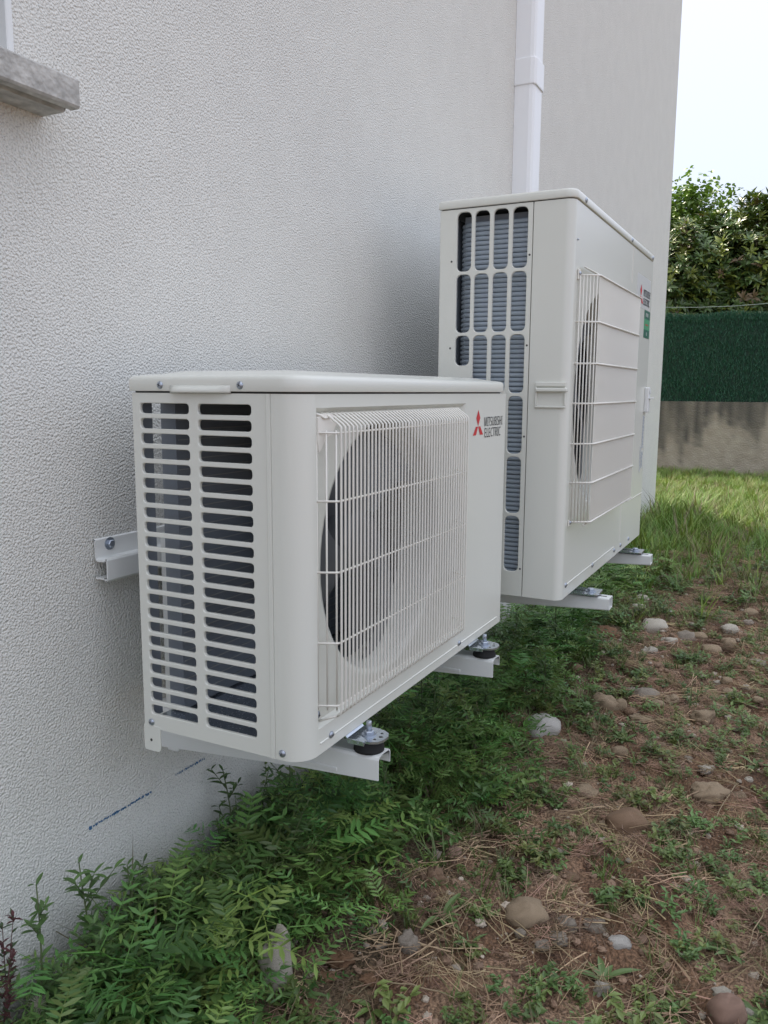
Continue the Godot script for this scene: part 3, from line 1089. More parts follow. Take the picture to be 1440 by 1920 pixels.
		for s in [-1, 1]:
			box(st, Vector3(0.283, -0.0168, zf + s * 0.026 - 0.0012), Vector3(0.312, -0.0088, zf + s * 0.026 + 0.0012), 0.0008)
		part("plate", st, mats["galvanised steel"], foot)
		hex_bolt(foot, Vector3(0.306, -0.009, zf), Vector3.UP, 0.0065, "nut")
		st = S(true)
		disc(st, Vector3(0.306, -0.004, zf), Vector3.UP, [[0.0042, 0.0], [0.0042, 0.0155], [0.0034, 0.0168]], 12)
		part("stud", st, mats["zinc screw"], foot)
		for q in [[0.322, 0.012], [0.326, 0.0], [0.322, -0.012]]:
			st = S()
			disc(st, Vector3(q[0], -0.0089, zf + q[1]), Vector3.UP, [[0.0024 if q[1] != 0.0 else 0.0036, 0.0], [0.0022, 0.0003]], 8)
			part("hole", st, mats["seam gap"], foot)
	# ---- wire guard
	var g := Node3D.new()
	g.name = "fan_guard"
	u.add_child(g, true)
	var gm: Material = mats["grille paint"]
	var px := 0.3145
	st = S(true)
	tube(st, PackedVector3Array([Vector3(D - 0.004, 0.4745, 0), Vector3(D + 0.006, 0.4725, 0), Vector3(px - 0.004, 0.4605, 0), Vector3(px, 0.4565, 0), Vector3(px, 0.45, 0), Vector3(px, 0.068, 0), Vector3(px - 0.001, 0.061, 0), Vector3(px - 0.007, 0.056, 0)]), 0.0016, 6)
	var wire := mesh_of(st)
	for k in 43:
		var o := obj("wire", wire, gm, g)
		o.position.z = -0.0535 - 0.0109 * k
	for t in [0.12, 0.48, 0.84]:
		st = S(true)
		var xx := lerpf(D - 0.005, px, t)
		var zz := lerpf(-0.0355, -0.052, t)
		tube(st, PackedVector3Array([Vector3(xx, 0.4525, zz), Vector3(xx, 0.066, zz)]), 0.00135, 6)
		part("wire", st, gm, g)
	for y in [0.449, 0.358, 0.261, 0.162, 0.0725]:
		st = S(true)
		tube(st, PackedVector3Array([Vector3(D - 0.008, y, -0.0335), Vector3(px - 0.004, y, -0.0495), Vector3(px - 0.0022, y, -0.0535), Vector3(px - 0.0022, y, -0.5145), Vector3(px - 0.005, y, -0.519), Vector3(D - 0.008, y, -0.542)]), 0.0016, 6)
		part("cross_wire", st, gm, g)
	st = S(true)
	tube(st, PackedVector3Array([Vector3(D - 0.012, 0.4735, -0.037), Vector3(D - 0.004, 0.4745, -0.0385), Vector3(D + 0.003, 0.472, -0.0415), Vector3(D + 0.006, 0.4685, -0.046), Vector3(D + 0.007, 0.4685, -0.052), Vector3(D + 0.007, 0.4685, -0.52), Vector3(D + 0.004, 0.4705, -0.5265), Vector3(D - 0.004, 0.474, -0.531), Vector3(D - 0.012, 0.473, -0.533)]), 0.0018, 6)
	part("cross_wire", st, gm, g)
	st = S(true)
	tube(st, PackedVector3Array([Vector3(D - 0.006, 0.046, -0.047), Vector3(px - 0.007, 0.056, -0.053), Vector3(px - 0.007, 0.056, -0.52)]), 0.0018, 6)
	part("cross_wire", st, gm, g)
	# moulded corner clip of the guard
	st = S()
	var outl := [[0.469, -0.0365], [0.474, -0.046], [0.474, -0.062], [0.462, -0.07], [0.446, -0.06], [0.441, -0.05], [0.427, -0.043], [0.423, -0.0395], [0.436, -0.0365]]
	var c0 := PackedVector3Array()
	var c1 := PackedVector3Array()
	for q in outl:
		c0.append(Vector3(D - 0.0085, q[0], q[1]))
		c1.append(Vector3(D + 0.0025 + 0.010 * clampf((-q[1] - 0.04) / 0.03, 0, 1), q[0] * 0.98 + 0.45 * 0.02, q[1] * 0.98 - 0.05 * 0.02))
	loft(st, [c0, c1])
	part("corner_clip", st, gm, g)
	# ---- emblem and lettering
	var lg := emblem(u, D + 0.0006, -0.606, -0.662, 0.419, 0.468)
	text("lettering", "MITSUBISHI", 0.0185, 0.108, Vector3(D + 0.0007, 0.4345, -0.669), mats["logo grey"], lg, false)
	text("lettering", "ELECTRIC", 0.0185, 0.096, Vector3(D + 0.0007, 0.4125, -0.671), mats["logo grey"], lg, false)

func base_plate(st: SurfaceTool, D: float, W: float, r: float, ins: float) -> void:
	var rings := []
	for y in [0.003, 0.0085]:
		var ring := PackedVector3Array()
		for p in rrect(ins, D - ins - 0.006, -ins, -W + ins, [0.004, r, r, 0.004], 7):
			ring.append(Vector3(p.x, y, p.y))
		rings.append(ring)
	loft(st, rings)

func joint_ring(st: SurfaceTool, D: float, W: float, H: float, r: float, ins: float) -> void:
	var rings := []
	for y in [H - 0.002, H + 0.0024]:
		var ring := PackedVector3Array()
		for p in rrect(ins, D - ins, -ins, -W + ins, [0.004, r, r, 0.004], 7):
			ring.append(Vector3(p.x, y, p.y))
		rings.append(ring)
	loft(st, rings)

func rz_ring(x0: float, x1: float, y0: float, y1: float, z: float) -> PackedVector3Array:
	var out := PackedVector3Array()
	for q in rrect(x0, x1, y0, y1, [0.004, 0.006, 0.0003, 0.0003], 3):
		out.append(Vector3(q.x, q.y, z))
	return out

func build_tall_unit() -> void:
	var u := thing("outdoor_unit", "tall ivory outdoor unit with oblong openings and a green sticker", "outdoor unit", Vector3(0.1925, 0.434, -0.904))
	var paint: Material = mats["ivory paint"]
	var H := 0.875
	var W := 0.985
	var D := 0.3096
	# ---- end panel with columns of oblong slots
	var st := S()
	var px := [0.0375, 0.0805, 0.1245, 0.1685, 0.2125]
	var pitch := 0.1363
	var y_top := 0.8715
	for c in 4:
		for k in 6:
			var y1 := y_top - pitch * k
			var y0 := y1 - pitch
			var h := 0.1295
			var sy := y1 - 0.0033 - h
			if c == 0 and k > 2:
				flat_z(st, px[c], px[c + 1], y0, y1)
				continue
			if c == 0 and k == 2:
				sy += 0.062
				h -= 0.062
			slot_cell(st, px[c], px[c + 1], y0, y1, Rect2(px[c] + 0.0045, sy, 0.0345, h), 0.012, 0.006)
	var y_bot := y_top - 6 * pitch
	flat_z(st, 0.0015, px[0], y_bot, y_top)
	flat_z(st, px[4], 0.2185, y_bot, y_top)
	flat_z(st, 0.0015, 0.2185, y_top, H)
	flat_z(st, 0.0015, 0.2185, 0, y_bot)
	quad(st, Vector3(0.0015, 0, 0), Vector3(0.0015, H, 0), Vector3(0, H, -0.0015), Vector3(0, 0, -0.0015), Vector3(-1, 0, 1))
	quad(st, Vector3(0, 0, -0.0015), Vector3(0, H, -0.0015), Vector3(0, H, -0.05), Vector3(0, 0, -0.05), Vector3(-1, 0, 0))
	quad(st, Vector3(0.2185, 0, 0), Vector3(0.2185, H, 0), Vector3(0.2185, H, -0.01), Vector3(0.2185, 0, -0.01), Vector3(1, 0, 0))
	var ep := part("end_panel", st, paint, u)
	for q in [[0.2125, 0.765], [0.2125, 0.571], [0.2125, 0.1395 + 0.23], [0.2125, 0.065], [0.029, 0.762], [0.029, 0.568]]:
		st = S()
		disc(st, Vector3(q[0] + 0.0008, q[1], 0.0002), Vector3(0, 0, 1), [[0.0024, 0.0], [0.0022, 0.0002]], 10)
		part("hole", st, mats["seam gap"], ep)
	# ---- coil of horizontal tubes just behind the slots, bent round towards the back
	var coil := Node3D.new()
	coil.name = "coil"
	u.add_child(coil, true)
	st = S(true)
	var path := PackedVector3Array()
	path.append(Vector3(0.214, 0, -0.034))
	path.append(Vector3(0.08, 0, -0.034))
	for i in 7:
		var a := PI * 0.5 * i / 6.0
		path.append(Vector3(0.08 - sin(a) * 0.05, 0, -0.084 + cos(a) * 0.05))
	path.append(Vector3(0.03, 0, -0.9))
	tube(st, path, 0.0053, 7, -1.0, false)
	var tm := mesh_of(st)
	for k in 78:
		var o := obj("tube", tm, mats["coil tube"], coil)
		o.position.y = 0.03 + k * 0.0106
	st = S()
	box(st, Vector3(0.045, 0.01, -0.06), Vector3(0.216, H - 0.01, -0.042))
	part("fin_block", st, mats["coil fins"], coil)
	st = S()
	box(st, Vector3(0.004, 0.01, -0.9), Vector3(0.022, H - 0.01, -0.06))
	part("fin_block", st, mats["coil fins"], coil)
	# ---- front panel round the corner
	var r := 0.02
	st = S(true)
	var pr := [Vector2(0.2205, 0.0)]
	for i in 9:
		var a := PI * 0.5 * i / 8.0
		pr.append(Vector2(D - r + sin(a) * r, -r + cos(a) * r))
	for i in 9:
		var a: Vector2 = pr[i]
		var b: Vector2 = pr[i + 1]
		quad(st, Vector3(a.x, 0, a.y), Vector3(a.x, H, a.y), Vector3(b.x, H, b.y), Vector3(b.x, 0, b.y), Vector3((a.x + b.x) * 0.5 - D + r + 0.001, 0, (a.y + b.y) * 0.5 + r))
	st.set_smooth_group(-1)
	quad(st, Vector3(0.2205, 0, 0), Vector3(0.2205, H, 0), Vector3(0.2205, H, -0.012), Vector3(0.2205, 0, -0.012), Vector3(-1, 0, 0))
	var zp := -0.652      # joint of the service panel
	var cz := -0.312
	var cy := 0.448
	var fr := 0.264
	flat_x(st, D, -r, -0.62, 0.775, H)
	flat_x(st, D, -r, -0.62, 0, 0.115)
	flat_x(st, D, -0.62, -W, 0, H)
	round_hole(st, D, -r, -0.62, 0.115, 0.775, cz, cy, fr)
	st.set_smooth_group(3)
	bellmouth(st, cz, cy, [[fr, D], [fr - 0.008, D - 0.004], [fr - 0.014, D - 0.016], [fr - 0.016, D - 0.09]])
	st.set_smooth_group(-1)
	box(st, Vector3(D - 0.001, 0.027, -0.3), Vector3(D + 0.0018, 0.0305, -0.05), 0.001)
	box(st, Vector3(D - 0.001, 0.027, -0.57), Vector3(D + 0.0018, 0.0305, -0.312), 0.001)
	part("front_panel", st, paint, u)
	st = S()
	quad(st, Vector3(D, 0, -W), Vector3(D, H, -W), Vector3(0, H, -W), Vector3(0, 0, -W), Vector3(0, 0, -1))
	quad(st, Vector3(0, 0, -W), Vector3(0, H, -W), Vector3(0, H, -0.905), Vector3(0, 0, -0.905), Vector3(-1, 0, 0))
	part("far_panel", st, paint, u)
	st = S()
	base_plate(st, D, W, r, 0.005)
	part("base_pan", st, mats["galvanised steel"], u)
	st = S()
	box(st, Vector3(0.034, 0.01, -0.72), Vector3(D - 0.1, H - 0.002, -0.715))
	part("partition", st, mats["sheet steel"], u)
	fan(u, Vector3(D - 0.085, cy, cz), 0.244, 3, 0.3)
	# service panel joints: real grooves are hair lines here, a raised edge catches the light
	st = S()
	box(st, Vector3(D - 0.001, 0.03, zp - 0.0012), Vector3(D + 0.0012, 0.138, zp), 0.0005)
	box(st, Vector3(D - 0.001, 0.775, zp - 0.0012), Vector3(D + 0.0012, H - 0.001, zp), 0.0005)
	box(st, Vector3(D - 0.001, 0.14, -W + 0.001), Vector3(D + 0.0015, 0.1425, zp - 0.09), 0.0005)
	part("service_panel_edge", st, mats["grille paint"], u)
	# ---- lid
	st = S(true)
	var lid := []
	for q in [[-0.0025, 0.0026], [-0.0032, 0.0038], [-0.0032, 0.0165], [-0.001, 0.0205], [0.004, 0.0222], [0.02, 0.023], [0.03, 0.0232]]:
		var ins: float = q[0]
		var ring := PackedVector3Array()
		for p in rrect(ins, D - ins, -ins, -W + ins, [0.004, maxf(r - ins, 0.004), maxf(r - ins, 0.004), 0.004], 7):
			ring.append(Vector3(p.x, H + q[1], p.y))
		lid.append(ring)
	loft(st, lid)
	var L := part("lid", st, paint, u)
	for z in [-0.078, -0.61, -0.95]:
		screw_at(L, Vector3(D + 0.0035, H + 0.010, z), Vector3(1, 0, 0), 0.0055)
	st = S()
	joint_ring(st, D, W, H, r, 0.0025)
	part("joint", st, mats["seam gap"], u)
	for q in [[0.029, -0.042], [0.026, -0.306], [0.018, -0.578], [0.018, -0.668], [0.018, -0.79]]:
		screw_at(u, Vector3(D + 0.0005, q[0], q[1]), Vector3(1, 0, 0), 0.0055)
	screw_at(u, Vector3(D + 0.0005, 0.765 + 0.03, -0.03), Vector3(1, 0, 0), 0.0022)
	# ---- pressed grip on the corner of the front panel
	st = S()
	var hx0 := 0.236
	var hx1 := 0.306
	var hy0 := 0.434
	var hy1 := 0.491
	for e in [[hx0, hx1, hy1 - 0.010, hy1], [hx0, hx1, hy0, hy0 + 0.005], [hx0, hx0 + 0.005, hy0 + 0.005, hy1 - 0.010], [hx1 - 0.004, hx1, hy0 + 0.005, hy1 - 0.010]]:
		box(st, Vector3(e[0], e[2], -0.001), Vector3(e[1], e[3], 0.0055), 0.0015)
	box(st, Vector3(hx0 + 0.003, hy1 - 0.0215, -0.001), Vector3(hx1 + 0.004, hy1 - 0.0135, 0.012), 0.002)
	part("hand_grip", st, paint, u)
	# ---- guard
	var g := Node3D.new()
	g.name = "fan_guard"
	u.add_child(g, true)
	var gm: Material = mats["grille paint"]
	var gx := D + 0.042
	st = S(true)
	tube(st, PackedVector3Array([Vector3(D + 0.008, 0.742, 0), Vector3(gx - 0.006, 0.727, 0), Vector3(gx, 0.720, 0), Vector3(gx, 0.18, 0), Vector3(gx - 0.012, 0.168, 0)]), 0.0015, 6)
	var wire := mesh_of(st)
	for k in 46:
		var o := obj("wire", wire, gm, g)
		o.position.z = -0.072 - 0.0108 * k
	for k in 6:
		var t := 0.1 + k * 0.16
		st = S(true)
		tube(st, PackedVector3Array([Vector3(lerpf(D + 0.002, gx, t), 0.723, lerpf(-0.042, -0.067, t)), Vector3(lerpf(D + 0.002, gx, t), 0.176, lerpf(-0.042, -0.067, t))]), 0.0015, 6)
		part("wire", st, gm, g)
	for y in [0.722, 0.6225, 0.532, 0.444, 0.354, 0.266, 0.176]:
		st = S(true)
		tube(st, PackedVector3Array([Vector3(D - 0.002, y, -0.041), Vector3(gx - 0.002, y, -0.066), Vector3(gx + 0.0018, y, -0.070), Vector3(gx + 0.0018, y, -0.562), Vector3(gx - 0.003, y, -0.567), Vector3(D - 0.002, y, -0.592)]), 0.0024, 6)
		part("cross_wire", st, gm, g)
	st = S(true)
	tube(st, PackedVector3Array([Vector3(D + 0.008, 0.742, -0.068), Vector3(D + 0.008, 0.742, -0.565)]), 0.0022, 6)
	part("cross_wire", st, gm, g)
	st = S(true)
	tube(st, PackedVector3Array([Vector3(gx - 0.012, 0.168, -0.062), Vector3(gx - 0.012, 0.168, -0.565)]), 0.0022, 6)
	part("cross_wire", st, gm, g)
	for y in [[0.712, 0.735], [0.166, 0.18]]:
		st = S()
		box(st, Vector3(D + 0.0005, y[0], -0.052), Vector3(D + 0.004, y[1], -0.038), 0.001)
		var lug := part("lug", st, gm, g)
		screw_at(lug, Vector3(D + 0.0045, (y[0] + y[1]) * 0.5 + 0.002, -0.045), Vector3(1, 0, 0), 0.0042)
	# ---- emblem, stickers, valve cover
	st = S()
	box(st, Vector3(D - 0.0005, 0.722, -0.955), Vector3(D + 0.0004, 0.815, -0.732))
	part("label_film", st, mats["label film"], u)
	var lg := emblem(u, D + 0.0012, -0.757, -0.834, 0.734, 0.788)
	text("lettering", "MITSUBISHI", 0.021, 0.115, Vector3(D + 0.0013, 0.758, -0.838), mats["logo grey"], lg)
	text("lettering", "ELECTRIC", 0.021, 0.105, Vector3(D + 0.0013, 0.7325, -0.84), mats["logo grey"], lg)
	var sk := Node3D.new()
	sk.name = "green_sticker"
	u.add_child(sk, true)
	sk.set_meta("label", "green sticker in three bands with small pale print")
	for q in [[0.694, 0.720, "green dark"], [0.662, 0.694, "green light"], [0.637, 0.662, "green dark"]]:
		st = S()
		box(st, Vector3(D + 0.0002, q[0], -0.968), Vector3(D + 0.0008, q[1], -0.872))
		part("band", st, mats[q[2]], sk)
	st = S()
	for q in [[-0.892, 0.7015, 0.0035, 0.011], [-0.899, 0.7015, 0.006, 0.011], [-0.91, 0.7015, 0.004, 0.011], [-0.918, 0.7015, 0.008, 0.011], [-0.932, 0.7015, 0.0045, 0.011]]:
		flat_x(st, D + 0.0011, q[0], q[0] - q[2], q[1], q[1] + q[3])
	for q in [[-0.914, 0.645], [-0.914, 0.6505]]:
		flat_x(st, D + 0.0011, q[0], q[0] - 0.009, q[1], q[1] + 0.004)
	part("print", st, mats["label film"], sk)
	st = S()
	for k in 7:
		flat_x(st, D + 0.0011, -0.89 - k * 0.008, -0.895 - k * 0.008, 0.675, 0.679)
	part("print", st, mats["logo red"], sk)
	st = S()
	box(st, Vector3(D - 0.001, 0.405, -0.972), Vector3(D + 0.014, 0.485, -0.945), 0.003)
	box(st, Vector3(D + 0.0145, 0.447, -0.970), Vector3(D + 0.026, 0.453, -0.947), 0.001)
	box(st, Vector3(D + 0.0145, 0.466, -0.968), Vector3(D + 0.0165, 0.476, -0.949), 0.0005)
	part("valve_cover_latch", st, mats["white plastic"], u)
	var pl := Node3D.new()
	pl.name = "rating_labels"
	u.add_child(pl, true)
	var lr := RandomNumberGenerator.new()
	lr.seed = 9
	for q in [[0.29, 0.395, -0.935, -0.968], [0.225, 0.282, -0.935, -0.968], [0.215, 0.3, -0.912, -0.93]]:
		st = S()
		box(st, Vector3(D + 0.0001, q[0], q[3]), Vector3(D + 0.0006, q[1], q[2]))
		part("plate", st, mats["label film"], pl)
		st = S()
		var n := int((q[1] - q[0]) / 0.0045)
		for k in n:
			var y: float = q[0] + 0.002 + k * 0.0045
			flat_x(st, D + 0.0009, q[2] - 0.002, lerpf(q[2], q[3], lr.randf_range(0.55, 0.94)), y, y + 0.0022)
		part("print", st, mats["print blue"], pl)
	# ---- feet
	for zf in [-0.196, -0.786]:
		var foot := Node3D.new()
		foot.name = "foot"
		u.add_child(foot, true)
		st = S()
		var ring := func(x: float, y: float, hw: float, th: float) -> PackedVector3Array:
			return PackedVector3Array([Vector3(x, y, zf + hw), Vector3(x, y + th, zf + hw), Vector3(x, y + th, zf - hw), Vector3(x, y, zf - hw)])
		loft(st, [ring.call(0.2, -0.0005, 0.034, 0.003), ring.call(0.276, -0.0005, 0.034, 0.003), ring.call(0.288, -0.0205, 0.034, 0.004), ring.call(0.352, -0.0205, 0.034, 0.004), ring.call(0.357, -0.0205, 0.030, 0.004)])
		part("plate", st, mats["galvanised steel"], foot)
		hex_bolt(foot, Vector3(0.334, -0.0163, zf), Vector3.UP, 0.0075)
		st = S()
		box(st, Vector3(0.296, -0.0164, zf - 0.004), Vector3(0.322, -0.0160, zf + 0.004))
		part("slot", st, mats["seam gap"], foot)

# ------------------------------------------------------------------ plants
class Foliage:
	var v := PackedVector3Array()
	var n := PackedVector3Array()
	var c := PackedColorArray()
	func t3(a: Vector3, b: Vector3, d: Vector3, up: Vector3, na: Vector3, nb: Vector3, nd: Vector3, col: Color) -> void:
		if (d - a).cross(b - a).dot(up) < 0.0:
			v.append_array([a, d, b]); n.append_array([na, nd, nb])
		else:
			v.append_array([a, b, d]); n.append_array([na, nb, nd])
		c.append_array([col, col, col])
	# a blade: shape 0 = lance-shaped leaf, 1 = grass blade, 2 = egg-shaped leaf, 3 = stalk
	func leaf(base: Vector3, dir: Vector3, up: Vector3, L: float, W: float, curl: float, fold: float, col: Color, segs := 3, shape := 0) -> void:
		var side := dir.cross(up).normalized()
		up = side.cross(dir).normalized()
		var pm := Vector3.ZERO
		var pl := Vector3.ZERO
		var pr := Vector3.ZERO
		var pn := up
		for i in segs + 1:
			var t := float(i) / segs
			var m := base + dir * (L * t) - up * (curl * L * t * t)
			var w := W * 0.5
			match shape:
				0: w *= pow(sin(PI * clampf(t * 0.92 + 0.05, 0, 1)), 0.8)
				1: w *= 1.0 - pow(t, 1.6)
				2: w *= sqrt(maxf(sin(PI * pow(clampf(t * 0.97 + 0.03, 0, 1), 0.75)), 0.0))
				3: w *= 1.0 - 0.5 * t
			var l := m + side * w + up * (fold * w)
			var r := m - side * w + up * (fold * w)
			var nn := (up + dir * (2.0 * curl * t)).normalized()
			if i > 0:
				var nl0 := (pn - side * fold).normalized()
				var nl1 := (nn - side * fold).normalized()
				var nr0 := (pn + side * fold).normalized()
				var nr1 := (nn + side * fold).normalized()
				t3(pm, pl, l, nl0, nl0, nl0, nl1, col)
				if i < segs or w > 1e-6:
					t3(pm, l, m, nl0, nl0, nl1, nl1, col)
				t3(pm, pr, r, nr0, nr0, nr0, nr1, col)
				if i < segs or w > 1e-6:
					t3(pm, r, m, nr0, nr0, nr1, nr1, col)
			pm = m; pl = l; pr = r; pn = nn
	func mesh() -> ArrayMesh:
		var arr := []
		arr.resize(Mesh.ARRAY_MAX)
		arr[Mesh.ARRAY_VERTEX] = v
		arr[Mesh.ARRAY_NORMAL] = n
		arr[Mesh.ARRAY_COLOR] = c
		var am := ArrayMesh.new()
		am.add_surface_from_arrays(Mesh.PRIMITIVE_TRIANGLES, arr)
		return am

func tint(k: float) -> Color:
	return Color(k, k, k)

func any_dir(flat := 0.0) -> Vector3:
	var a := rng.randf() * TAU
	return Vector3(cos(a), flat, sin(a)).normalized()

func pinnate(f: Foliage, base: Vector3, dir: Vector3, up: Vector3, L: float, pairs: int, ll: float, curl: float) -> void:
	var side := dir.cross(up).normalized()
	up = side.cross(dir).normalized()
	f.leaf(base, dir, up, L, 0.0016, curl, 0.0, Color(1.3, 1.2, 0.9), 4, 3)
	for i in pairs:
		var t := (i + 1.0) / (pairs + 0.3)
		var p := base + dir * (L * t) - up * (curl * L * t * t)
		var d := (dir - up * (2.0 * curl * t)).normalized()
		var k := ll * (0.75 + 0.35 * sin(PI * t)) * rng.randf_range(0.9, 1.1)
		for s in [-1.0, 1.0]:
			var ld: Vector3 = (d * rng.randf_range(0.35, 0.8) + side * s + up * rng.randf_range(-0.2, 0.35)).normalized()
			f.leaf(p, ld, (up + any_dir(0) * 0.35).normalized(), k, k * 0.27, rng.randf_range(-0.05, 0.2), 0.15, tint(rng.randf_range(0.85, 1.15)), 2, 2)

func vetch_mesh(len_: float, leaves: int) -> ArrayMesh:
	var f := Foliage.new()
	var lean := any_dir(0) * rng.randf_range(0.5, 1.0)
	var pts := []
	for i in leaves + 2:
		var t := float(i) / (leaves + 1)
		pts.append(Vector3(lean.x * len_ * t * 0.75, len_ * (t - 0.38 * t * t), lean.z * len_ * t * 0.75) + any_dir(0) * 0.008)
	for i in leaves + 1:
		var d: Vector3 = pts[i + 1] - pts[i]
		f.leaf(pts[i], d.normalized(), any_dir(0.1), d.length() * 1.03, 0.0026, 0.0, 0.6, Color(1.15, 1.1, 0.8), 1, 3)
		if i > 0:
			var a := i * 2.4 + rng.randf_range(-0.4, 0.4)
			var dir := Vector3(cos(a), rng.randf_range(0.15, 0.75), sin(a)).normalized()
			pinnate(f, pts[i], dir, Vector3.UP, rng.randf_range(0.07, 0.13), rng.randi_range(5, 8), rng.randf_range(0.019, 0.029), rng.randf_range(-0.1, 0.6))
	return f.mesh()

func grass_mesh(blades: int, h: float, spread: float, width: float) -> ArrayMesh:
	var f := Foliage.new()
	for i in blades:
		var d := any_dir(0)
		var dir := (d * rng.randf_range(0.1, 0.75) + Vector3.UP).normalized()
		var base := any_dir(0) * spread * sqrt(rng.randf())
		f.leaf(base, dir, (Vector3.UP - d * 0.4).normalized() if rng.randf() < 2.0 else d, h * rng.randf_range(0.5, 1.1), width * rng.randf_range(0.7, 1.2), rng.randf_range(0.1, 0.55), 0.35, tint(rng.randf_range(0.75, 1.25)), 3, 1)
	return f.mesh()

func herb_mesh(stems: int, leaf_l: float, h: float) -> ArrayMesh:
	# low weed: short stems with egg-shaped leaves in all directions
	var f := Foliage.new()
	for s in stems:
		var d := any_dir(0)
		var base := any_dir(0) * 0.012 * rng.randf()
		var tip := base + d * h * rng.randf_range(0.2, 0.9) + Vector3.UP * h * rng.randf_range(0.4, 1.0)
		var sd := tip - base
		f.leaf(base, sd.normalized(), any_dir(0.2), sd.length(), 0.0018, 0.0, 0.4, Color(1.1, 1.0, 0.8), 1, 3)
		for k in rng.randi_range(4, 7):
			var p := base.lerp(tip, rng.randf_range(0.35, 1.0))
			var ld := any_dir(rng.randf_range(-0.1, 0.7))
			f.leaf(p, ld, Vector3.UP, leaf_l * rng.randf_range(0.6, 1.2), leaf_l * rng.randf_range(0.35, 0.6), rng.randf_range(0.0, 0.5), 0.22, tint(rng.randf_range(0.8, 1.2)), 2, 2)
	return f.mesh()

func rosette_mesh(leaves: int, L: float, W: float) -> ArrayMesh:
	var f := Foliage.new()
	for i in leaves:
		var a := TAU * i / leaves + rng.randf_range(-0.4, 0.4)
		var dir := Vector3(cos(a), rng.randf_range(0.2, 1.1), sin(a)).normalized()
		f.leaf(dir * 0.004, dir, Vector3.UP, L * rng.randf_range(0.55, 1.1), W * rng.randf_range(0.7, 1.15), rng.randf_range(0.2, 0.7), 0.25, tint(rng.randf_range(0.8, 1.25)), 5, 0)
	return f.mesh()

func straw_mesh(count: int, L: float) -> ArrayMesh:
	var st := S()
	for i in count:
		var d := any_dir(0)
		var s := Vector3(-d.z, 0, d.x)
		var c := any_dir(0) * 0.03 * sqrt(rng.randf())
		var l := L * rng.randf_range(0.35, 1.1)
		var bend := rng.randf_range(-0.25, 0.25)
		var y := rng.randf_range(0.001, 0.009)
		var pts := PackedVector3Array()
		for k in 4:
			var t := k / 3.0 - 0.5
			pts.append(c + d * l * t + s * bend * l * (t * t) + Vector3(0, y + rng.randf_range(0.0, 0.004) + (0.012 * rng.randf() if k == 3 else 0.0), 0))
		tube(st, pts, rng.randf_range(0.0005, 0.0014), 3, 0.0004, false)
	return mesh_of(st)

func stone_mesh(sd: int, rough: float) -> ArrayMesh:
	var n := FastNoiseLite.new()
	n.seed = sd
	n.frequency = 0.7
	n.fractal_octaves = 3
	var st := S(true)
	var rings := []
	var rows := 12
	var seg := 18
	for j in rows + 1:
		var ph := PI * (0.03 + 0.94 * j / rows)
		var ring := PackedVector3Array()
		for i in seg:
			var th := TAU * i / seg
			var d := Vector3(sin(ph) * cos(th), cos(ph), sin(ph) * sin(th))
			# squarish pebble, lumps by noise
			var q := pow(pow(absf(d.x), 2.6) + pow(absf(d.y), 2.6) + pow(absf(d.z), 2.6), -1.0 / 2.6)
			var k := q * (1.0 + rough * n.get_noise_3dv(d * 1.6))
			ring.append(d * k * 0.5)
		rings.append(ring)
	for j in rows:
		for i in seg:
			var e := (i + 1) % seg
			quad(st, rings[j][i], rings[j][e], rings[j + 1][e], rings[j + 1][i], rings[j][i] + rings[j + 1][e])
	for i in seg:
		tri(st, Vector3(0, rings[0][0].y, 0), rings[0][i], rings[0][(i + 1) % seg], Vector3.UP)
		tri(st, Vector3(0, rings[rows][0].y, 0), rings[rows][i], rings[rows][(i + 1) % seg], Vector3.DOWN)
	return mesh_of(st)

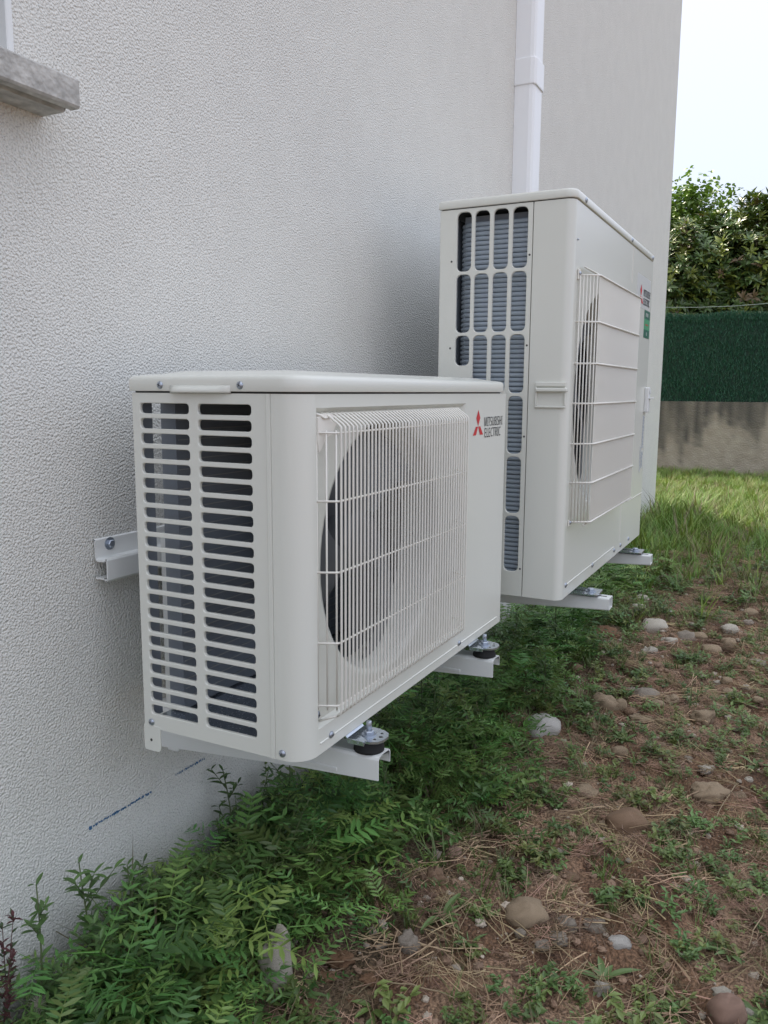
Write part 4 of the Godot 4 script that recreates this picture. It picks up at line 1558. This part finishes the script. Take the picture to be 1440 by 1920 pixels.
func build_stones() -> void:
	var forms := [stone_mesh(1, 0.22), stone_mesh(2, 0.3), stone_mesh(3, 0.38), stone_mesh(4, 0.26), stone_mesh(5, 0.6), stone_mesh(6, 0.75)]
	# pixel of the middle, width and height in pixels, tone, form, label
	var list := [
		[1017, 1358, 60, 46, "white stone", 0, "largest smooth whitish stone, at the edge of the green weeds"],
		[985, 1373, 31, 22, "brown stone", 1, "small speckled brown stone touching the largest whitish stone"],
		[1176, 1536, 68, 46, "brown stone", 3, "smooth reddish brown oval stone alone on bare soil"],
		[985, 1706, 66, 50, "tan stone", 1, "blunt grey tan wedge of stone with a straw across it"],
		[1362, 1893, 56, 52, "pink stone", 0, "rounded pinkish brown stone beside low leaves and a pale chip"],
		[520, 1815, 44, 92, "pale stone", 4, "upright pale grey stone half hidden among vetch leaves"],
		[1226, 1174, 46, 32, "pale stone", 0, "pale domed stone lying beside a thin pale stick"],
		[1212, 1299, 43, 25, "grey stone", 3, "smooth grey brown kidney-shaped stone on a heap of gravel"],
		[1134, 1317, 46, 32, "tan stone", 4, "lumpy tan stone with a rough crust beside two round pebbles"],
		[1202, 1347, 36, 20, "tan stone", 5, "flat broken tan flake of stone below the gravel heap"],
		[1330, 1481, 58, 32, "tan stone", 2, "half buried sandy stone with soil around its edge"],
		[1287, 1192, 36, 22, "grey stone", 3, "grey oval stone lying close beside a thin stick"],
		[815, 1646, 34, 34, "brown stone", 5, "brown angular stone wedged between grass and vetch"],
		[765, 1767, 32, 34, "grey stone", 4, "dull grey glassy lump in a hollow of dry straw"],
	]
	for s in list:
		add_stone(s, forms, s[6], "")
	var small := [
		[1084, 1299, 25, 22, "tan stone", 1], [1164, 1322, 22, 24, "tan stone", 0], [1233, 1317, 23, 13, "tan stone", 3], [1181, 1333, 20, 16, "brown stone", 1],
		[1259, 1310, 27, 15, "tan stone", 4], [1183, 1294, 26, 13, "grey stone", 3], [1197, 1139, 26, 16, "pale stone", 2], [1204, 1121, 21, 14, "pale stone", 1],
		[1254, 1147, 13, 9, "white stone", 0], [1150, 1145, 15, 17, "tan stone", 2], [1311, 1191, 26, 14, "tan stone", 0], [1254, 1200, 26, 13, "pale stone", 4],
		[1333, 1216, 33, 19, "tan stone", 1], [1365, 1206, 26, 21, "tan stone", 2], [1368, 1177, 28, 16, "pale stone", 0], [1407, 1147, 23, 14, "tan stone", 1],
		[1402, 1166, 20, 10, "grey stone", 3], [1419, 1242, 28, 15, "grey stone", 2], [1218, 1222, 26, 20, "pale stone", 5], [1162, 1407, 28, 20, "tan stone", 0],
		[1324, 1440, 25, 14, "pale stone", 5], [1317, 1341, 38, 24, "tan stone", 4], [1344, 1327, 28, 18, "tan stone", 2], [1365, 1296, 19, 13, "tan stone", 1],
		[1398, 1289, 15, 11, "pale stone", 0], [1346, 1280, 17, 10, "pale stone", 3], [1362, 1275, 18, 13, "tan stone", 2], [1081, 1252, 21, 17, "brown stone", 1],
		[1133, 1548, 22, 17, "tan stone", 5], [1098, 1484, 42, 20, "tan stone", 4], [1117, 1732, 36, 22, "grey stone", 4], [1060, 1729, 36, 24, "grey stone", 5],
		[1162, 1765, 35, 15, "white stone", 3], [1355, 1861, 29, 13, "pale stone", 2], [1403, 1898, 15, 13, "pale stone", 0], [1044, 1757, 32, 16, "grey stone", 5],
		[1018, 1770, 24, 14, "grey stone", 4], [1035, 1644, 17, 11, "tan stone", 1], [1070, 1642, 27, 15, "brown stone", 3], [1388, 1482, 15, 9, "pale stone", 0],
		[1384, 1491, 27, 13, "tan stone", 2], [975, 1748, 19, 15, "grey stone", 1], [1127, 1852, 26, 24, "pale stone", 4], [851, 1600, 26, 24, "pink stone", 5],
		[718, 1771, 16, 12, "grey stone", 1], [851, 1443, 17, 13, "pink stone", 2], [1420, 1310, 16, 10, "tan stone", 0], [1290, 1420, 14, 8, "grey stone", 1],
		[1240, 1395, 13, 8, "tan stone", 2], [1404, 1460, 14, 9, "pale stone", 3], [1300, 1560, 13, 8, "grey stone", 4], [1235, 1640, 14, 8, "tan stone", 5],
		[1180, 1612, 12, 8, "pale stone", 1], [1410, 1700, 14, 9, "tan stone", 0], [960, 1610, 13, 9, "grey stone", 2], [900, 1720, 15, 10, "tan stone", 3]]
	for s in small:
		var tone: String = str(s[4]).get_slice(" ", 0)
		add_stone(s, forms, "small %s pebble lying loose on the bare brown soil" % {"tan": "sandy tan", "pale": "pale beige", "white": "whitish", "brown": "dark brown", "grey": "dull grey", "pink": "pinkish"}[tone], "loose %s pebbles on the soil" % tone)
	var clods := [[640, 1795, 38, 16], [612, 1830, 30, 14], [690, 1835, 26, 12], [578, 1885, 30, 14], [662, 1872, 22, 11], [1130, 1186, 44, 12], [1112, 1190, 26, 10], [1150, 1192, 24, 9]]
	for s in clods:
		add_stone([s[0], s[1], s[2], s[3], "clay clod", 5], forms, "crumbly reddish clod of bare clay soil", "clods of clay")

func add_stone(s: Array, forms: Array, label: String, group: String) -> void:
	var p := at(s[0], s[1] + s[3] * 0.3)
	var dist := cam.position.distance_to(p)
	var w: float = s[2] * dist / FOCAL
	var drop := (cam.position.y - p.y) / dist      # how steeply the camera looks down on it
	var hpx: float = s[3] * dist / FOCAL
	# seen height = height * cos + depth * sin of the view's dip
	var depth := w * 0.8
	var hh := maxf((hpx - depth * drop * 0.75) / sqrt(1.0 - drop * drop), w * 0.34)
	if w > 0.02 and s[0] > 600:
		kept_clear.append([p, w])
	var o := obj("stone", forms[s[5]], mats[s[4]])
	var turn := rng.randf() * TAU
	o.transform = Transform3D(Basis(Vector3.UP, 0.474 + rng.randf_range(-0.4, 0.4)) * Basis.from_scale(Vector3(w * 1.02, hh * 1.4, depth)) * Basis(Vector3.UP, turn if s[5] > 3 else roundf(turn / (PI * 0.5)) * PI * 0.5), p + Vector3(0, hh * 0.16, 0))
	tag(o, label, "stone", group)

func is_clear(x: float, z: float, reach: float) -> bool:
	for q in kept_clear:
		var p: Vector3 = q[0]
		var w: float = q[1]
		var dx := x - p.x
		var dz := z - p.z
		# the side that one walks up from stays open a little further
		if dx * dx + dz * dz < pow(w * 0.5 + reach * 0.35, 2.0) or pow(dx - 0.02, 2.0) + pow(dz - 0.035, 2.0) < pow(w * 0.4 + reach * 0.35, 2.0):
			return false
	return true

func stem_plant(label: String, base: Vector3, tip: Vector3, leaf_l: float, pairs: int, col: Color, group := "") -> void:
	# upright weed with pairs of leaves on one stem
	var t := thing("leafy_weed", label, "plant", base, group)
	var f := Foliage.new()
	var v := tip - base
	var bow := any_dir(0) * 0.012
	var st := S(true)
	var pts := PackedVector3Array()
	for i in 7:
		var k := i / 6.0
		pts.append(v * k + bow * sin(k * PI))
	tube(st, pts, 0.002, 5, 0.001)
	var stem_mat := mat("green stem", lin(0.09, 0.12, 0.045), 0.6)
	part("stem", st, stem_mat, t)
	var lines := [[Vector3.ZERO, v, pairs]]
	for q in int(pairs * 0.7):
		var k := rng.randf_range(0.25, 0.85)
		var p := v * k + bow * sin(k * PI)
		var d := (any_dir(0) + Vector3(0.15, rng.randf_range(0.9, 1.6), 0)).normalized()
		lines.append([p, d * v.length() * rng.randf_range(0.16, 0.34), 4])
	st = S(true)
	for ln in lines:
		var p0: Vector3 = ln[0]
		var dv: Vector3 = ln[1]
		var np: int = ln[2]
		if np == 4:
			tube(st, PackedVector3Array([p0, p0 + dv]), 0.0011, 4, 0.0006)
		for i in np:
			var k := lerpf(0.25, 1.0, float(i) / (np - 1))
			var p := p0 + dv * k + (bow * sin(k * PI) if np != 4 else Vector3.ZERO)
			var a := i * PI * 0.5 + rng.randf_range(-0.5, 0.5)
			var size := leaf_l * lerpf(1.1, 0.7, k) * rng.randf_range(0.75, 1.15)
			for e in 2:
				var d := Vector3(cos(a + PI * e), lerpf(0.2, 1.0, k), sin(a + PI * e)).normalized()
				f.leaf(p, d, Vector3.UP, size, size * 0.36, rng.randf_range(0.1, 0.6), 0.25, col * rng.randf_range(0.75, 1.3), 4, 0)
	part("branch", st, stem_mat, t)
	var o := obj("leaves", f.mesh(), mats["leaf"], t)
	o.set_meta("kind", "stuff")

func build_wall_plants() -> void:
	var g := Color(0.085, 0.16, 0.045)
	var defs := [
		["tallest leafy weed at the wall, reaching up to the bracket arm", Vector2(418, 1445), 0.03, 0.024, 9, g * 0.75],
		["short round-leaved weed top just below the bracket arm by the wall", Vector2(503, 1447), 0.05, 0.02, 5, g * 0.7],
		["leafy upright weed with a bushy top against the wall", Vector2(148, 1618), 0.06, 0.026, 10, g],
		["slender leafy weed by the wall beside the dark red weed", Vector2(68, 1660), 0.06, 0.024, 8, g * 1.05],
		["small dense leafy weed at the wall, its top in a tight bunch", Vector2(262, 1622), 0.05, 0.02, 7, g * 0.85],
	]
	for d in defs:
		var tip := on_plane(d[1].x, d[1].y, d[2])
		var base := Vector3(d[2] + rng.randf_range(0.0, 0.03), gh(d[2], tip.z), tip.z + rng.randf_range(-0.03, 0.03))
		stem_plant(d[0], base, tip, d[3], d[4], d[5])
	for q in [[0.1, -0.36, 0.24], [0.16, -0.5, 0.25], [0.07, -0.62, 0.26], [0.2, -0.24, 0.2], [0.13, -0.05, 0.17], [0.1, 0.12, 0.15], [0.26, -0.42, 0.19], [0.22, -0.75, 0.24], [0.3, -0.95, 0.2], [0.15, -0.95, 0.26], [0.34, -1.3, 0.18], [0.2, -1.4, 0.25], [0.3, -0.1, 0.13], [0.05, 0.02, 0.16], [0.28, -1.75, 0.22]]:
		var b0 := Vector3(q[0], gh(q[0], q[1]), q[1])
		stem_plant("upright leafy weed rising out of the green band along the wall", b0, b0 + Vector3(rng.randf_range(-0.02, 0.05), q[2] * 0.95, rng.randf_range(-0.03, 0.03)), 0.022, 8, g * rng.randf_range(0.8, 1.15), "upright weeds in the band")
	# dark red weed at the edge of the view
	var rt := on_plane(6, 1712, 0.1)
	var t := thing("red_weed", "dark red and green feathery weed standing against the wall", "plant", Vector3(0.09, 0.0, rt.z + 0.01))
	var f := Foliage.new()
	var st := S(true)
	for s in 5:
		var top := Vector3(rng.randf_range(-0.03, 0.03), rt.y * rng.randf_range(0.7, 1.0), rng.randf_range(-0.03, 0.03))
		tube(st, PackedVector3Array([Vector3.ZERO, top * 0.5 + any_dir(0) * 0.008, top]), 0.0014, 4, 0.0006)
		for k in 46:
			var q := top * rng.randf_range(0.25, 1.0)
			var col := Color(0.075, 0.022, 0.025) if rng.randf() < 0.6 else Color(0.05, 0.09, 0.035)
			f.leaf(q, any_dir(rng.randf_range(0.0, 1.0)), Vector3.UP, rng.randf_range(0.007, 0.016), 0.0045, 0.2, 0.3, col * rng.randf_range(0.7, 1.3), 2, 2)
	part("stem", st, mat("red stem", lin(0.07, 0.03, 0.025), 0.7), t)
	obj("leaves", f.mesh(), mats["leaf"], t).set_meta("kind", "stuff")
	# seed head of a dandelion
	var dp := at(72, 1876, 0.09)
	t = thing("dandelion_clock", "fluffy whitish dandelion seed head low among the weeds", "plant", Vector3(dp.x, gh(dp.x, dp.z), dp.z))
	var hc := Vector3(0, 0.085, 0)
	st = S(true)
	tube(st, PackedVector3Array([Vector3(0.01, 0, 0), Vector3(0.004, 0.05, 0.002), hc]), 0.0016, 5)
	part("stem", st, mats["green stem"], t)
	st = S()
	for k in 95:
		var y := 1.0 - 2.0 * (k + 0.5) / 95.0
		var a := k * 2.39996
		var d := Vector3(cos(a) * sqrt(1 - y * y), y, sin(a) * sqrt(1 - y * y))
		d *= rng.randf_range(0.6, 1.0)
		tube(st, PackedVector3Array([hc + d * 0.003, hc + d * 0.015]), 0.00015, 3, -1.0, false)
		var sd := d.cross(any_dir(0.7)).normalized()
		for q in 6:
			var e := sd.rotated(d, TAU * q / 6.0)
			tube(st, PackedVector3Array([hc + d * 0.015, hc + d * 0.0195 + e * 0.0045]), 0.00013, 3, -1.0, false)
	part("seed_head", st, mat("seed fluff", lin(0.62, 0.55, 0.47), 0.9), t)
	# leaf rosettes and dry stalks that stand out on the soil
	var forms := [rosette_mesh(11, 0.05, 0.011), rosette_mesh(9, 0.052, 0.012), rosette_mesh(12, 0.04, 0.009)]
	var k := 0
	for q in [[1130, 1840, 1.0], [1245, 1905, 1.1], [1300, 1672, 0.8], [828, 1720, 1.0], [1034, 1592, 0.7], [880, 1770, 0.9], [1365, 1790, 0.9], [1395, 1320, 1.2], [1170, 1390, 1.2], [1415, 1436, 0.8], [1285, 1545, 0.8], [1160, 1255, 0.9], [1420, 1915, 1.1], [700, 1890, 0.9], [560, 1870, 1.0]]:
		var p := at(q[0], q[1])
		var o := obj("leaf_rosette", forms[k % 3], null)
		var lm := mat("rosette leaf %d" % (k % 3), Color.WHITE, 0.5)
		lm.vertex_color_use_as_albedo = true
		lm.albedo_color = lin(0.13, 0.2, 0.065) if k % 3 != 1 else lin(0.15, 0.22, 0.06)
		lm.backlight_enabled = true
		lm.backlight = Color(0.4, 0.45, 0.2)
		o.material_override = lm
		o.transform = Transform3D(Basis(Vector3.UP, k * 1.3).scaled(Vector3.ONE * q[2]), p + Vector3(0, -0.002, 0))
		tag(o, "small rosette of fresh green leaves on the strawy soil", "plant", "leaf rosettes on the soil")
		k += 1
	for q in [[[942, 1768], [1050, 1688]], [[1056, 1688], [1262, 1765]], [[1025, 1830], [1052, 1690]], [[700, 1842], [850, 1870]], [[1010, 1480], [1115, 1516]], [[1250, 1166], [1298, 1163]], [[1345, 1462], [1440, 1502]], [[1380, 1470], [1330, 1560]], [[1130, 1490], [1160, 1640]], [[1320, 1900], [1265, 1870]], [[1440, 1700], [1400, 1780]], [[1320, 1254], [1390, 1257]]]:
		var a := at(q[0][0], q[0][1], 0.004)
		var b := at(q[1][0], q[1][1], 0.012)
		var o := thing("dry_stalk", "thin dry straw-coloured stalk lying across the soil", "stalk", a, "dry stalks on the soil")
		st = S(true)
		var pts := PackedVector3Array()
		for i in 7:
			var u := i / 6.0
			pts.append((b - a) * u + Vector3(0, 0.008 * sin(u * PI), 0) + any_dir(0) * 0.002)
		tube(st, pts, 0.0013, 5, 0.0008)
		part("stem", st, mat("straw", lin(0.34, 0.26, 0.16), 0.8), o)

func build_cover() -> void:
	# --- vetch in a band along the wall
	var leaf: Material = mats["leaf"]
	var vm := []
	var xf := []
	var cc := []
	for k in 12:
		vm.append(vetch_mesh(rng.randf_range(0.13, 0.24), rng.randi_range(4, 7)))
		xf.append([])
		cc.append([])
	var tries := 0
	var placed := 0
	while placed < 1050 and tries < 40000:
		tries += 1
		var x := 0.035 + 0.6 * pow(rng.randf(), 1.25)
		var z := lerpf(0.62, -3.2, pow(rng.randf(), 1.1))
		var g := green_share(x, z)
		if rng.randf() > g * g:
			continue
		if x > 0.34 and rng.randf() < 0.5:
			continue
		if not is_clear(x, z, 0.12):
			continue
		placed += 1
		var k := rng.randi() % 12
		var s := rng.randf_range(0.4, 1.25) * (1.0 - 0.4 * smoothstep(0.15, 0.5, x))
		if x < 0.16:
			s *= lerpf(0.4, 1.0, x / 0.16)
		var b := Basis(Vector3.UP, rng.randf() * TAU) * Basis(any_dir(0), rng.randf_range(-0.25, 0.25))
		xf[k].append(Transform3D(b.scaled(Vector3.ONE * s), Vector3(x, gh(x, z) - 0.01, z)))
		var v := rng.randf_range(0.5, 1.9)
		cc[k].append(Color(0.105 * v * rng.randf_range(0.7, 1.35), 0.2 * v, 0.05 * v))
	for k in 12:
		var o := scatter("vetch", vm[k], xf[k], cc[k], leaf)
		tag(o, "feathery green vetch growing thickly along the foot of the wall", "vetch", "vetch along the wall", "stuff")
	# --- low broad-leaved weeds
	var hm := [herb_mesh(7, 0.016, 0.05), herb_mesh(9, 0.012, 0.04), herb_mesh(6, 0.022, 0.06)]
	xf = [[], [], []]
	cc = [[], [], []]
	for i in 15000:
		var x := rng.randf_range(0.01, 2.0)
		var z := lerpf(0.6, -4.2, pow(rng.randf(), 1.2))
		var g := green_share(x, z)
		var keep := (0.5 - 0.2 * g) * (1.0 - 0.6 * smoothstep(2.4, 3.2, -z))
		var clump := patch_noise.get_noise_2d(x * 500.0, z * 500.0 + 90.0)
		keep *= clampf(0.62 + clump * 2.4, 0.1, 1.4)
		if rng.randf() > keep or not is_clear(x, z, 0.05):
			continue
		var k := rng.randi() % 3
		var s := rng.randf_range(0.45, 1.2) * lerpf(0.7, 1.0, g)
		xf[k].append(Transform3D(Basis(Vector3.UP, rng.randf() * TAU).scaled(Vector3.ONE * s), Vector3(x, gh(x, z) - 0.002, z)))
		var v := rng.randf_range(0.75, 1.35)
		cc[k].append(Color(0.145 * v * rng.randf_range(0.75, 1.3), 0.205 * v, 0.06 * v))
	for k in 3:
		var o := scatter("low_weeds", hm[k], xf[k], cc[k], leaf)
		tag(o, "low green weeds with small round leaves spread over the soil", "weeds", "low weeds", "stuff")
	var bm := [herb_mesh(6, 0.024, 0.09), herb_mesh(5, 0.03, 0.1), herb_mesh(8, 0.018, 0.11)]
	xf = [[], [], []]
	cc = [[], [], []]
	for i in 1500:
		var x := rng.randf_range(0.02, 0.6)
		var z := lerpf(0.6, -2.8, pow(rng.randf(), 1.1))
		if rng.randf() > 0.16 * green_share(x, z) or not is_clear(x, z, 0.09):
			continue
		var k := rng.randi() % 3
		xf[k].append(Transform3D(Basis(Vector3.UP, rng.randf() * TAU).scaled(Vector3.ONE * rng.randf_range(0.6, 1.2)), Vector3(x, gh(x, z) - 0.002, z)))
		var v := rng.randf_range(0.7, 1.4)
		cc[k].append(Color(0.105 * v * rng.randf_range(0.8, 1.3), 0.19 * v, 0.05 * v))
	for k in 3:
		var o := scatter("broad_weeds", bm[k], xf[k], cc[k], leaf)
		tag(o, "broader soft-leaved weeds mixed into the vetch by the wall", "weeds", "broad weeds", "stuff")
	# --- grass: sparse on the soil, thick beyond the units
	var gm := [grass_mesh(12, 0.11, 0.02, 0.0042), grass_mesh(16, 0.08, 0.03, 0.0036), grass_mesh(10, 0.16, 0.025, 0.005)]
	xf = [[], [], []]
	cc = [[], [], []]
	for i in 7500:
		var x := rng.randf_range(0.01, 2.2)
		var z := lerpf(0.6, -3.4, rng.randf())
		var g := green_share(x, z)
		var clump := patch_noise.get_noise_2d(x * 420.0 + 300.0, z * 420.0)
		if rng.randf() > (0.42 + 0.1 * g) * clampf(0.5 + clump * 2.5, 0.05, 1.5):
			continue
		if not is_clear(x, z, 0.05):
			continue
		var k := rng.randi() % 3
		var s := rng.randf_range(0.35, 0.8) * lerpf(0.7, 1.45, g)
		xf[k].append(Transform3D(Basis(Vector3.UP, rng.randf() * TAU).scaled(Vector3(s, s, s)), Vector3(x, gh(x, z) - 0.002, z)))
		var v := rng.randf_range(0.7, 1.3)
		cc[k].append(Color(0.14 * v, 0.205 * v, 0.055 * v) if rng.randf() < 0.68 else Color(0.2 * v, 0.17 * v, 0.085 * v))
	for i in 42000:
		var x := rng.randf_range(-3.0, 4.5)
		var z := lerpf(-2.2, -8.83, sqrt(rng.randf()))
		if x < 0.02 and z > -5.46:
			continue
		if x > 1.8 and i % 3 != 0:
			continue
		var g := smoothstep(2.2, 4.0, -z + patch_noise.get_noise_2d(x * 130.0, z * 130.0) * 1.1 - 0.25 * smoothstep(0.3, 0.9, x))
		if x < 0.45 and x > 0.0 and z > -5.4:
			g = 1.0
		var bare := patch_noise.get_noise_2d(x * 160.0 + 700.0, z * 160.0)
		if rng.randf() > g * clampf(1.0 - bare * 2.0, 0.15, 1.0):
			continue
		var k := rng.randi() % 3
		var s := rng.randf_range(0.5, 1.15)
		if x < 0.4 and x > 0.0 and z > -5.5:
			s *= rng.randf_range(1.1, 1.7)
		if z < -6.5:
			s *= 0.75
		xf[k].append(Transform3D(Basis(Vector3.UP, rng.randf() * TAU).scaled(Vector3(s, s, s)), Vector3(x, gh(x, z) - 0.002, z)))
		var v := rng.randf_range(0.75, 1.3)
		var dryness := rng.randf() < 0.12 + 0.25 * clampf(bare * 3.0, 0, 1)
		cc[k].append(Color(0.24 * v, 0.2 * v, 0.1 * v) if dryness else Color(0.21 * v * rng.randf_range(0.75, 1.2), 0.31 * v, 0.06 * v))
	for k in 3:
		var o := scatter("grass", gm[k], xf[k], cc[k], leaf)
		tag(o, "green grass growing thickly beyond the units and in tufts on the soil", "grass", "grass", "stuff")
	# --- dry straw and crumbs of soil
	var sm := [straw_mesh(14, 0.07), straw_mesh(10, 0.1), straw_mesh(16, 0.05), straw_mesh(9, 0.13)]
	xf = [[], [], [], []]
	cc = [[], [], [], []]
	for i in 10500:
		var x := rng.randf_range(0.12, 2.1)
		var z := lerpf(0.5, -4.4, pow(rng.randf(), 1.1))
		var clump := patch_noise.get_noise_2d(x * 330.0 - 200.0, z * 330.0)
		if rng.randf() > clampf(0.55 + clump * 2.0, 0.12, 1.0) * (1.0 - 0.6 * (1.0 - smoothstep(0.25, 0.5, x))):
			continue
		var k := rng.randi() % 4
		xf[k].append(Transform3D((Basis(Vector3.UP, rng.randf() * TAU) * Basis(any_dir(0), rng.randf_range(-0.12, 0.12))).scaled(Vector3.ONE * rng.randf_range(0.5, 1.15)), Vector3(x, gh(x, z) + 0.001, z)))
		var v := rng.randf_range(0.3, 1.3)
		cc[k].append(Color(0.44 * v, 0.32 * v * rng.randf_range(0.8, 1.08), 0.19 * v))
	for k in 4:
		var o := scatter("dry_straw", sm[k], xf[k], cc[k], mats["dry stalk"])
		tag(o, "pale dry straw strewn over the bare brown soil", "straw", "dry straw", "stuff")
	var pm := [stone_mesh(21, 0.6), stone_mesh(22, 0.8)]
	xf = [[], []]
	cc = [[], []]
	for i in 15000:
		var x := rng.randf_range(0.1, 2.1)
		var z := lerpf(0.5, -3.8, pow(rng.randf(), 1.1))
		var k := rng.randi() % 2
		var s := 0.0022 + 0.013 * pow(rng.randf(), 4.5)
		var sc := Vector3(s * rng.randf_range(0.9, 1.5), s * 0.75, s)
		xf[k].append(Transform3D(Basis(Vector3.UP, rng.randf() * TAU) * Basis.from_scale(sc), Vector3(x, gh(x, z) + s * 0.16, z)))
		var v := rng.randf_range(0.6, 1.25)
		cc[k].append((Color(0.28, 0.185, 0.125) if rng.randf() < 0.72 else Color(0.45, 0.38, 0.3)) * v)
	for k in 2:
		var o := scatter("gravel", pm[k], xf[k], cc[k], mats["pebble"])
		tag(o, "fine gravel and crumbs of brown soil between the stones", "gravel", "fine gravel", "stuff")

func build_hedge() -> void:
	# glossy evergreen shrubs behind the screen
	var forms := []
	for q in 3:
		var f := Foliage.new()
		for i in 9:
			var a := i * 2.4 + rng.randf_range(-0.3, 0.3)
			var dir := Vector3(cos(a), rng.randf_range(0.15, 1.3), sin(a)).normalized()
			f.leaf(dir * 0.01, dir, Vector3.UP, rng.randf_range(0.07, 0.115), rng.randf_range(0.024, 0.036), rng.randf_range(0.1, 0.5), 0.3, tint(rng.randf_range(0.75, 1.25)), 3, 0)
		forms.append(f.mesh())
	var lump := FastNoiseLite.new()
	lump.seed = 17
	lump.frequency = 0.9
	lump.fractal_octaves = 3
	var defs := [["evergreen shrub behind the fence where the house corner cuts across it", Vector3(-0.72, 0, -10.25), 3.12, 0.9],
		["tallest evergreen shrub behind the fence, with upright shoots on its crown", Vector3(0.22, 0, -10.35), 3.2, 0.75],
		["evergreen shrub behind the fence with bronze young leaves", Vector3(1.1, 0, -10.2), 3.05, 0.85],
		["broad evergreen shrub hidden behind the house corner", Vector3(-2.1, 0, -10.4), 2.9, 1.0],
		["evergreen shrub at the far end of the hedge, beyond the bronze-leaved one", Vector3(2.4, 0, -10.3), 3.0, 0.95]]
	for d in defs:
		var c: Vector3 = d[1]
		var t := thing("evergreen_shrub", d[0], "shrub", c, "hedge shrubs")
		var top: float = d[2]
		var rad: float = d[3]
		var st := S(true)
		for s in 7:
			var e := any_dir(0) * rad * rng.randf_range(0.2, 0.8)
			tube(st, PackedVector3Array([any_dir(0) * 0.08, e * 0.5 + Vector3(0, top * 0.4, 0), e + Vector3(0, top * rng.randf_range(0.7, 0.9), 0)]), 0.03, 6, 0.008)
		part("trunk", st, mats["bark"], t)
		for q in 3:
			var xf := []
			var cc := []
			for i in 1400:
				var dirv := Vector3(rng.randf_range(-1, 1), rng.randf_range(-0.9, 1), rng.randf_range(-1, 1)).normalized()
				var k := 1.0 + 0.5 * lump.get_noise_3dv(dirv * 1.6 + c) 
				var rr := k * (1.0 - 0.5 * pow(rng.randf(), 2.2))
				var hh := (top - 0.7) * 0.5
				var p := Vector3(dirv.x * rad * rr, top - hh + dirv.y * hh * minf(rr, 1.04), dirv.z * rad * 0.85 * rr)
				var outd := (dirv + Vector3(0, 0.55, 0) + Vector3(rng.randf_range(-0.4, 0.4), rng.randf_range(-0.3, 0.3), rng.randf_range(-0.4, 0.4))).normalized()
				var ax := Vector3.UP.cross(outd)
				var b := Basis(ax.normalized(), Vector3.UP.angle_to(outd)) if ax.length() > 0.01 else Basis()
				b = b * Basis(Vector3.UP, rng.randf() * TAU)
				xf.append(Transform3D(b.scaled(Vector3.ONE * rng.randf_range(0.7, 1.15)), p))
				var v := rng.randf_range(0.7, 1.3)
				var pick := rng.randf()
				if pick < 0.62:
					cc.append(Color(0.075 * v, 0.13 * v, 0.035 * v))
				elif pick < 0.95:
					cc.append(Color(0.16 * v, 0.2 * v, 0.035 * v))
				else:
					cc.append(Color(0.14 * v, 0.1 * v, 0.055 * v))
			scatter("foliage", forms[q], xf, cc, mats["hedge leaf"], t).set_meta("kind", "stuff")
	# two light green trees further back
	var lf := Foliage.new()
	for i in 16:
		var p := Vector3(rng.randf_range(-0.12, 0.12), rng.randf_range(-0.06, 0.08), rng.randf_range(-0.12, 0.12))
		lf.leaf(p, any_dir(rng.randf_range(-0.5, 0.6)), any_dir(1.2), rng.randf_range(0.06, 0.09), rng.randf_range(0.035, 0.055), 0.2, 0.2, tint(rng.randf_range(0.8, 1.25)), 3, 2)
	var spray := lf.mesh()
	for d in [["loose light green tree showing above the hedge by the house corner", Vector3(-1.35, 0, -14.0), 3.55, 1.0], ["light green tree behind the hedge, beyond the tallest shrub", Vector3(0.98, 0, -14.0), 3.6, 1.05]]:
		var c: Vector3 = d[1]
		var t := thing("light_green_tree", d[0], "tree", c, "trees beyond the hedge")
		var st := S(true)
		tube(st, PackedVector3Array([Vector3.ZERO, Vector3(0.05, 1.2, 0), Vector3(0.0, 2.4, 0.04), Vector3(0.03, d[2], 0)]), 0.09, 8, 0.03)
		var ends := []
		for s in 13:
			var a := s * 2.4
			var e: Vector3 = Vector3(0, d[2], 0) + Vector3(cos(a), rng.randf_range(-0.5, 0.95), sin(a)) * d[3] * rng.randf_range(0.75, 1.1)
			var b0 := Vector3(0, rng.randf_range(2.0, d[2]), 0)
			tube(st, PackedVector3Array([b0, b0.lerp(e, 0.5) + Vector3(0, 0.12, 0), e]), 0.025, 5, 0.006)
			ends.append([b0, e])
		part("trunk", st, mats["bark"], t)
		var xf := []
		var cc := []
		for i in 1000:
			var e: Array = ends[rng.randi() % 13]
			var p: Vector3 = e[0].lerp(e[1], rng.randf_range(0.35, 1.05)) + Vector3(rng.randfn(0, 0.16), rng.randfn(0, 0.15), rng.randfn(0, 0.16))
			xf.append(Transform3D(Basis.from_euler(Vector3(rng.randf_range(-0.6, 0.6), rng.randf() * TAU, rng.randf_range(-0.6, 0.6))).scaled(Vector3.ONE * rng.randf_range(0.75, 1.2)), p))
			var v := rng.randf_range(0.75, 1.25)
			cc.append(Color(0.16 * v, 0.26 * v, 0.05 * v))
		scatter("crown", spray, xf, cc, mats["leaf"], t).set_meta("kind", "stuff")
